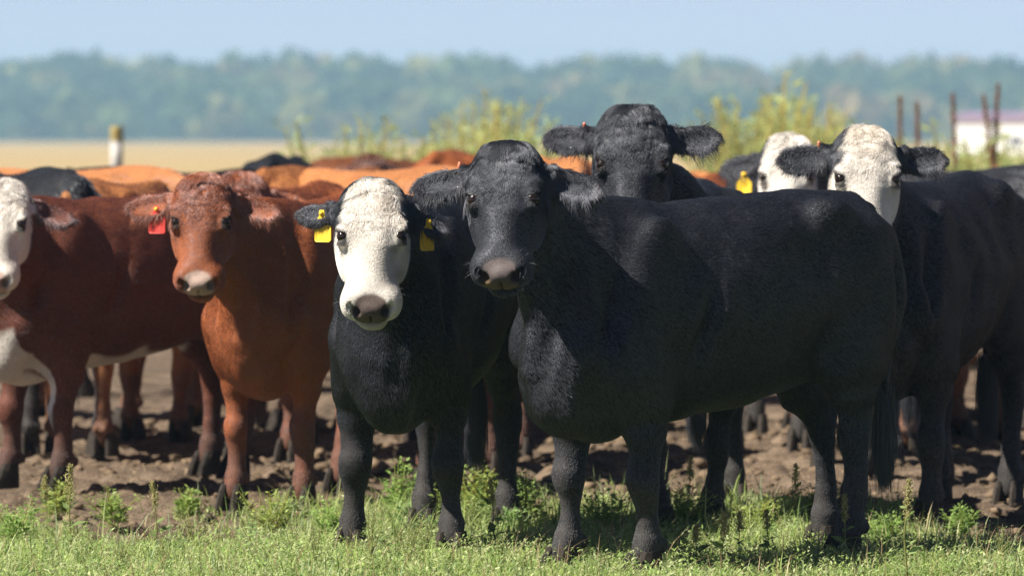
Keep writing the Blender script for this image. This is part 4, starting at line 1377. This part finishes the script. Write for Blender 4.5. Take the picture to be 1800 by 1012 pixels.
def clods():
    rs = np.random.RandomState(19)
    ico = [(0, 0, 1)] + [(0.894 * math.cos(a), 0.894 * math.sin(a), 0.447) for a in np.arange(5) * 1.2566] + \
          [(0.894 * math.cos(a), 0.894 * math.sin(a), -0.447) for a in np.arange(5) * 1.2566 + 0.628] + [(0, 0, -1)]
    ico = np.array(ico)
    F = [(0, 1 + i, 1 + (i + 1) % 5) for i in range(5)] + [(1 + i, 6 + i, 1 + (i + 1) % 5) for i in range(5)] + \
        [(1 + (i + 1) % 5, 6 + i, 6 + (i + 1) % 5) for i in range(5)] + [(11, 6 + (i + 1) % 5, 6 + i) for i in range(5)]
    F = np.array(F)
    n = 7000
    X, Y = rs.uniform(-3.2, 3.2, n), rs.uniform(17.9, 26, n)
    P = np.stack([X, Y, 0 * X], 1)
    keep = rs.rand(n) < 0.25 + sstep(vnoise(P, 1.2, 81), 0.45, 0.7)
    X, Y = X[keep], Y[keep]; n = len(X)
    S = 0.008 + 0.028 * rs.rand(n) ** 3
    V = ico[None] * rs.uniform(0.65, 1.35, (n, 12, 1)) * S[:, None, None] * np.array([1.2, 1.2, 0.75])
    V = V + np.stack([X, Y, ground_height(X, Y) + 0.2 * S], 1)[:, None]
    FF = (F[None] + (np.arange(n) * 12)[:, None, None]).reshape(-1, 3)
    o = mesh_obj('clods', V.reshape(-1, 3), FF, simple_mat('clod_earth', (0.08, 0.058, 0.040), (0.24, 0.175, 0.115), 2.2, 0.95, 0.4, 0.1))
    tag(o, 'crumbled clods of brown earth under the cattle', kind='stuff')


clods()


def stem_mesh(pts, r0, r1, n=5):
    pts = np.asarray(pts, float); m = len(pts)
    V = []
    for i, p in enumerate(pts):
        t = nrm(pts[min(i + 1, m - 1)] - pts[max(i - 1, 0)])
        a = nrm(np.cross(t, [0.3, 0.9, 0.1])); b = np.cross(t, a)
        r = r0 + (r1 - r0) * i / (m - 1)
        for k in range(n):
            g = 2 * math.pi * k / n
            V.append(p + r * (a * math.cos(g) + b * math.sin(g)))
    F = [(i * n + k, i * n + (k + 1) % n, (i + 1) * n + (k + 1) % n, (i + 1) * n + k) for i in range(m - 1) for k in range(n)]
    return np.array(V), np.array(F)


def cat_vf(parts):
    V, F, o = [], [], 0
    for v, f in parts:
        V.append(v); F.append(f + o); o += len(v)
    return np.concatenate(V), np.concatenate(F)


def weed(kind, loc, h, seed, label, group=None, name=None, spread=0.25, colr=None, leaf=1.0, nst=None):
    rs = np.random.RandomState(seed)
    root = empty(name or {'spike': 'amaranth_weed', 'feather': 'feathery_weed', 'bush': 'leafy_weed', 'tall': 'tall_weed', 'dock': 'dry_dock'}[kind], (loc[0], loc[1], loc[2] if len(loc) > 2 else 0))
    tag(root, label, 'weed', group)
    g = np.array(colr or (0.16, 0.22, 0.08))
    ns = nst or {'spike': 1, 'feather': 4, 'bush': 9, 'tall': 12, 'dock': 1}[kind]
    stems, LC, LA, LL, SC = [], [], [], [], []
    for i in range(ns):
        a = rs.uniform(0, 6.28); sp = rs.uniform(0.1, 1) * spread if ns > 1 else spread * 0.2
        hh = h * (rs.uniform(0.6, 1.0) if ns > 1 else 1)
        ts = np.linspace(0, 1, 7)
        wob = rs.normal(0, 0.02 * hh, (7, 2)).cumsum(0) * 0.5
        pts = np.stack([math.cos(a) * sp * hh * ts ** 1.3 + wob[:, 0], math.sin(a) * sp * hh * ts ** 1.3 + wob[:, 1], hh * ts], 1)
        stems.append(stem_mesh(pts, 0.006 * max(h, 0.2) / 0.3 * 0.6, 0.0015 * max(h, 0.3) / 0.3))
        at = lambda t: np.stack([np.interp(t, ts, pts[:, k]) for k in range(3)], -1)
        nl = {'spike': 12, 'feather': 46, 'bush': 46, 'tall': 90, 'dock': 6}[kind]
        t = rs.uniform(0.12, 0.75 if kind == 'spike' else 1.0, nl)
        c = at(t)
        aa = rs.uniform(0, 6.28, nl)
        d = np.stack([np.cos(aa), np.sin(aa), rs.uniform(-0.2, 0.9, nl)], 1)
        if kind in ('feather', 'bush', 'tall'):     # leaves on side twigs
            c = c + d * (rs.uniform(0, 0.22, nl) * h * (1.1 - t) + 0.01)[:, None]
        LC.append(c); LA.append(d)
        LL.append(rs.uniform(0.35, 1.35, nl) * {'spike': 0.055, 'feather': 0.014, 'bush': 0.034, 'tall': 0.17, 'dock': 0.12}[kind] * leaf * (1.15 - 0.6 * t))
        if kind in ('spike', 'dock', 'feather'):
            n = {'spike': 420, 'dock': 900, 'feather': 60}[kind]
            t = 1.0 - rs.rand(n) ** 1.2 * {'spike': 0.34, 'dock': 0.45, 'feather': 0.5}[kind]
            rad = {'spike': 0.013 * (h / 0.3) ** 0.5, 'dock': 0.020, 'feather': 0.012}[kind] * np.sqrt(np.clip((1.02 - t) / 0.15, 0.05, 1))
            b = rs.normal(0, 0.55, (n, 3)) * rad[:, None]
            SC.append(at(t) + b)
    V, F = cat_vf(stems)
    st = mesh_obj('stem', V, F, LEAF, root)
    sc = np.array((0.30, 0.17, 0.10)) if kind == 'dock' else g * np.array([1.3, 1.0, 0.9])
    set_color(st.data, 'tint', np.tile(sc, (len(V), 1)))
    C, A, L = np.concatenate(LC), np.concatenate(LA), np.concatenate(LL)
    A /= np.linalg.norm(A, axis=1, keepdims=True)
    nn = np.cross(A, np.cross([0, 0, 1.0], A)) + rs.normal(0, 0.35, A.shape); nn /= np.linalg.norm(nn, axis=1, keepdims=True)
    V, F = leaf_quads(C, A, nn, L, L * (0.5 if kind in ('spike', 'bush') else 0.28))
    lf = mesh_obj('leaves', V, F, LEAF, root, False)
    lf['kind'] = 'stuff'
    set_color(lf.data, 'tint', np.repeat(g * rs.uniform(0.7, 1.3, (len(C), 1)), 4, 0))
    if SC:
        C = np.concatenate(SC); n = len(C)
        A = rs.normal(0, 1, (n, 3)) + np.array([0, 0, 1.0]); A /= np.linalg.norm(A, axis=1, keepdims=True)
        nn = np.cross(A, rs.normal(0, 1, (n, 3))); nn /= np.linalg.norm(nn, axis=1, keepdims=True)
        L = rs.uniform(0.6, 1.2, n) * (0.009 if kind == 'spike' else 0.02 if kind == 'dock' else 0.007)
        V, F = leaf_quads(C, A, nn, L, L * 0.6)
        sh = mesh_obj('seed_head', V, F, LEAF, root, False)
        s2 = {'spike': (0.48, 0.44, 0.20), 'dock': (0.34, 0.18, 0.10), 'feather': (0.36, 0.40, 0.17)}[kind]
        set_color(sh.data, 'tint', np.repeat(np.array(s2) * rs.uniform(0.7, 1.25, (n, 1)), 4, 0))
    return root


def gnd(px, py):
    """ground point under a photograph pixel"""
    d = pix(px, py, 1.0) - np.array([0, 0, CAM_H])
    k = -CAM_H / d[2]
    p = d * k
    z = float(ground_height(np.array([p[0]]), np.array([p[1]]))[0])
    return (p[0], p[1], z - 0.004)


NEAR = [  # kind, px, py of the foot, height, spread, label
    ('spike', 128, 985, 0.34, 0.3, 'tall seed-spiked weed at the front left below the red cow'),
    ('spike', 78, 930, 0.24, 0.3, 'pale spiked weed at far left beside the muddy hoof'),
    ('spike', 275, 962, 0.27, 0.3, 'dark green spiked weed left of the red-tagged cow\'s hoof'),
    ('spike', 1592, 1040, 0.36, 0.3, 'thick pale seed spike standing nearest at the front right'),
    ('spike', 1488, 990, 0.24, 0.3, 'slender spiked weed behind the broadside cow\'s hind hoof'),
    ('spike', 1268, 1012, 0.22, 0.3, 'yellow seed spike left of centre among the spiked weeds by the front cow'),
    ('spike', 1298, 1000, 0.20, 0.3, 'yellow seed spike, middle one of the row right of the front hooves'),
    ('spike', 1352, 990, 0.19, 0.3, 'yellow seed spike, last of the row right of the front hooves'),
    ('spike', 1225, 1000, 0.16, 0.3, 'short yellow spike nearest the front cow\'s hoof'),
    ('spike', 1402, 930, 0.27, 0.4, 'pale green spiked weed left of the hind leg'),
    ('spike', 1208, 915, 0.28, 0.3, 'yellow spiked weed between the tall black cow\'s forelegs'),
    ('spike', 870, 965, 0.26, 0.3, 'thin spiked weed between white-faced cow and front cow'),
    ('feather', 555, 1010, 0.16, 0.35, 'feathery weed left of the white-faced cow\'s hoof'),
    ('feather', 650, 1000, 0.22, 0.4, 'feathery weed right under the white-faced cow\'s near hoof'),
    ('feather', 715, 1008, 0.20, 0.35, 'feathery weed between the white-faced cow\'s hooves'),
    ('feather', 745, 985, 0.13, 0.35, 'small feathery weed before the white-faced cow\'s other hoof'),
    ('feather', 205, 1010, 0.13, 0.5, 'low feathery weed at the front left'),
    ('feather', 290, 1005, 0.12, 0.5, 'low feathery weed in front of the spiked weeds'),
    ('feather', 880, 1005, 0.14, 0.4, 'feathery weed left of the front cow\'s hooves'),
    ('feather', 1680, 985, 0.14, 0.5, 'feathery weed at the right in the shade'),
    ('feather', 1760, 990, 0.14, 0.5, 'feathery weed by the right edge'),
    ('bush', 700, 905, 0.25, 0.7, 'bushy green weed behind the white-faced cow\'s forelegs'),
    ('bush', 745, 895, 0.23, 0.7, 'bushy green weed, right of the pair between white-faced cow\'s legs'),
    ('bush', 830, 905, 0.30, 0.6, 'tallest bushy green weed between the white-faced and front cows'),
    ('bush', 880, 925, 0.25, 0.8, 'bushy yellowish weed left of the front cow\'s legs'),
    ('bush', 925, 930, 0.23, 0.8, 'bushy weed touching the front cow\'s left leg'),
    ('bush', 480, 935, 0.20, 0.8, 'dark leafy weed between the red-tagged cow\'s hooves'),
    ('bush', 585, 945, 0.17, 0.8, 'leafy weed in shade left of the white-faced cow'),
    ('bush', 1210, 930, 0.19, 0.7, 'leafy weed under the front cow\'s belly'),
    ('bush', 1330, 940, 0.17, 0.8, 'leafy weed before the far grey leg'),
    ('bush', 1560, 950, 0.14, 0.9, 'low leafy weed under the tail of the front cow'),
    ('bush', 770, 930, 0.20, 0.7, 'bushy weed just right of the white-faced cow\'s right-hand leg'),
    ('bush', 855, 900, 0.24, 0.6, 'bushy weed in the gap left of the front cow\'s chest'),
    ('bush', 905, 905, 0.22, 0.7, 'bushy weed just behind the front cow\'s outer foreleg'),
    ('bush', 1060, 935, 0.20, 0.7, 'bushy weed between the front cow\'s forelegs'),
    ('bush', 1440, 915, 0.18, 0.7, 'bushy weed beside the front cow\'s hind leg'),
    ('bush', 1690, 935, 0.14, 0.8, 'dark bushy weed under the right white-faced cow'),
    ('bush', 330, 905, 0.15, 0.8, 'small bushy weed left of the red-tagged cow'),
    ('bush', 100, 905, 0.17, 0.8, 'bushy weed beneath the white-bellied cow'),
    ('bush', 30, 960, 0.19, 0.8, 'leafy weed at the bottom left corner'),
    ('bush', 200, 925, 0.19, 0.8, 'leafy weed on bare earth at the left'),
]
for i, (kind, px, py, h, spd, label) in enumerate(NEAR):
    c = {'spike': (0.24, 0.32, 0.12), 'feather': (0.27, 0.36, 0.14), 'bush': (0.29 + 0.03 * (i % 3), 0.43, 0.12)}[kind]
    weed(kind, gnd(px, py), h, 300 + i, label, 'weeds in front of the herd', spread=spd, colr=c)

rs = np.random.RandomState(66)
for i in range(34):
    px = rs.normal(800, 75) if i < 22 else rs.choice([rs.uniform(430, 600), rs.uniform(1180, 1460), rs.uniform(0, 350)])
    g = gnd(px, rs.uniform(895, 965))
    weed('bush' if i % 3 else 'feather', g, rs.uniform(0.07, 0.17), 800 + i, 'low ragged weed in the green thicket around the feet of the front row', 'low weeds around the hooves', spread=0.8,
         colr=(0.27 + 0.06 * rs.rand(), 0.40, 0.12 + 0.05 * rs.rand()), nst=5)

# tall blurred weeds along the field edge behind the herd
rs = np.random.RandomState(12)
far = []
for px in list(range(590, 1010, 20)):
    far.append((px + rs.uniform(-10, 10), rs.uniform(40, 50), 1.52 + 0.34 * math.exp(-((px - 885) / 80) ** 2) + rs.uniform(-0.1, 0.15), ('tall' if px < 800 else 'taller') + ' yellow-green weed behind the herd, ' + ('left of' if px < 800 else 'above') + ' the front cow', 'weeds behind the middle of the herd'))
for px in list(range(1275, 1490, 16)):
    far.append((px + rs.uniform(-8, 8), rs.uniform(40, 48), 1.62 + 0.40 * math.exp(-((px - 1345) / 60) ** 2) + rs.uniform(-0.1, 0.1), 'tall green weed above the two white faces', 'weeds above the white faces'))
for px in list(range(1495, 1840, 17)):
    far.append((px + rs.uniform(-8, 8), rs.uniform(36, 48), 1.42 + rs.uniform(-0.1, 0.2), 'yellowing weed in front of the white barn', 'weeds before the barn'))
for i, (px, Y, h, label, grp) in enumerate(far):
    p = pix(px, 300, Y)
    y = rs.rand()
    weed('tall', (p[0], p[1], 0), h, 500 + i, label, grp, spread=0.28, colr=(0.33 + 0.12 * y, 0.43 + 0.05 * y, 0.18), leaf=1.0)
for i, (px, top, lean) in enumerate(((1585, 172, 0.04), (1622, 180, -0.05), (1655, 165, -0.12), (1718, 165, -0.16), (1765, 150, 0.03))):
    p = pix(px, top, 38.0)
    dk = weed('dock', (p[0] - lean * p[2], p[1], 0), p[2], 700 + i, ('leftmost of the rust-brown dry dock stalks, right of the last white face', 'rust-brown dry dock stalk, second from the left of the five', 'middle one of the five rust-brown dry dock stalks', 'leaning rust-brown dry dock stalk before the white barn', 'tallest rust-brown dry dock stalk, nearest the right edge')[i], 'dry dock stalks', spread=0.12)
    dk.rotation_euler = (0, lean, 0)
print('script', round(time.time() - T0, 1))
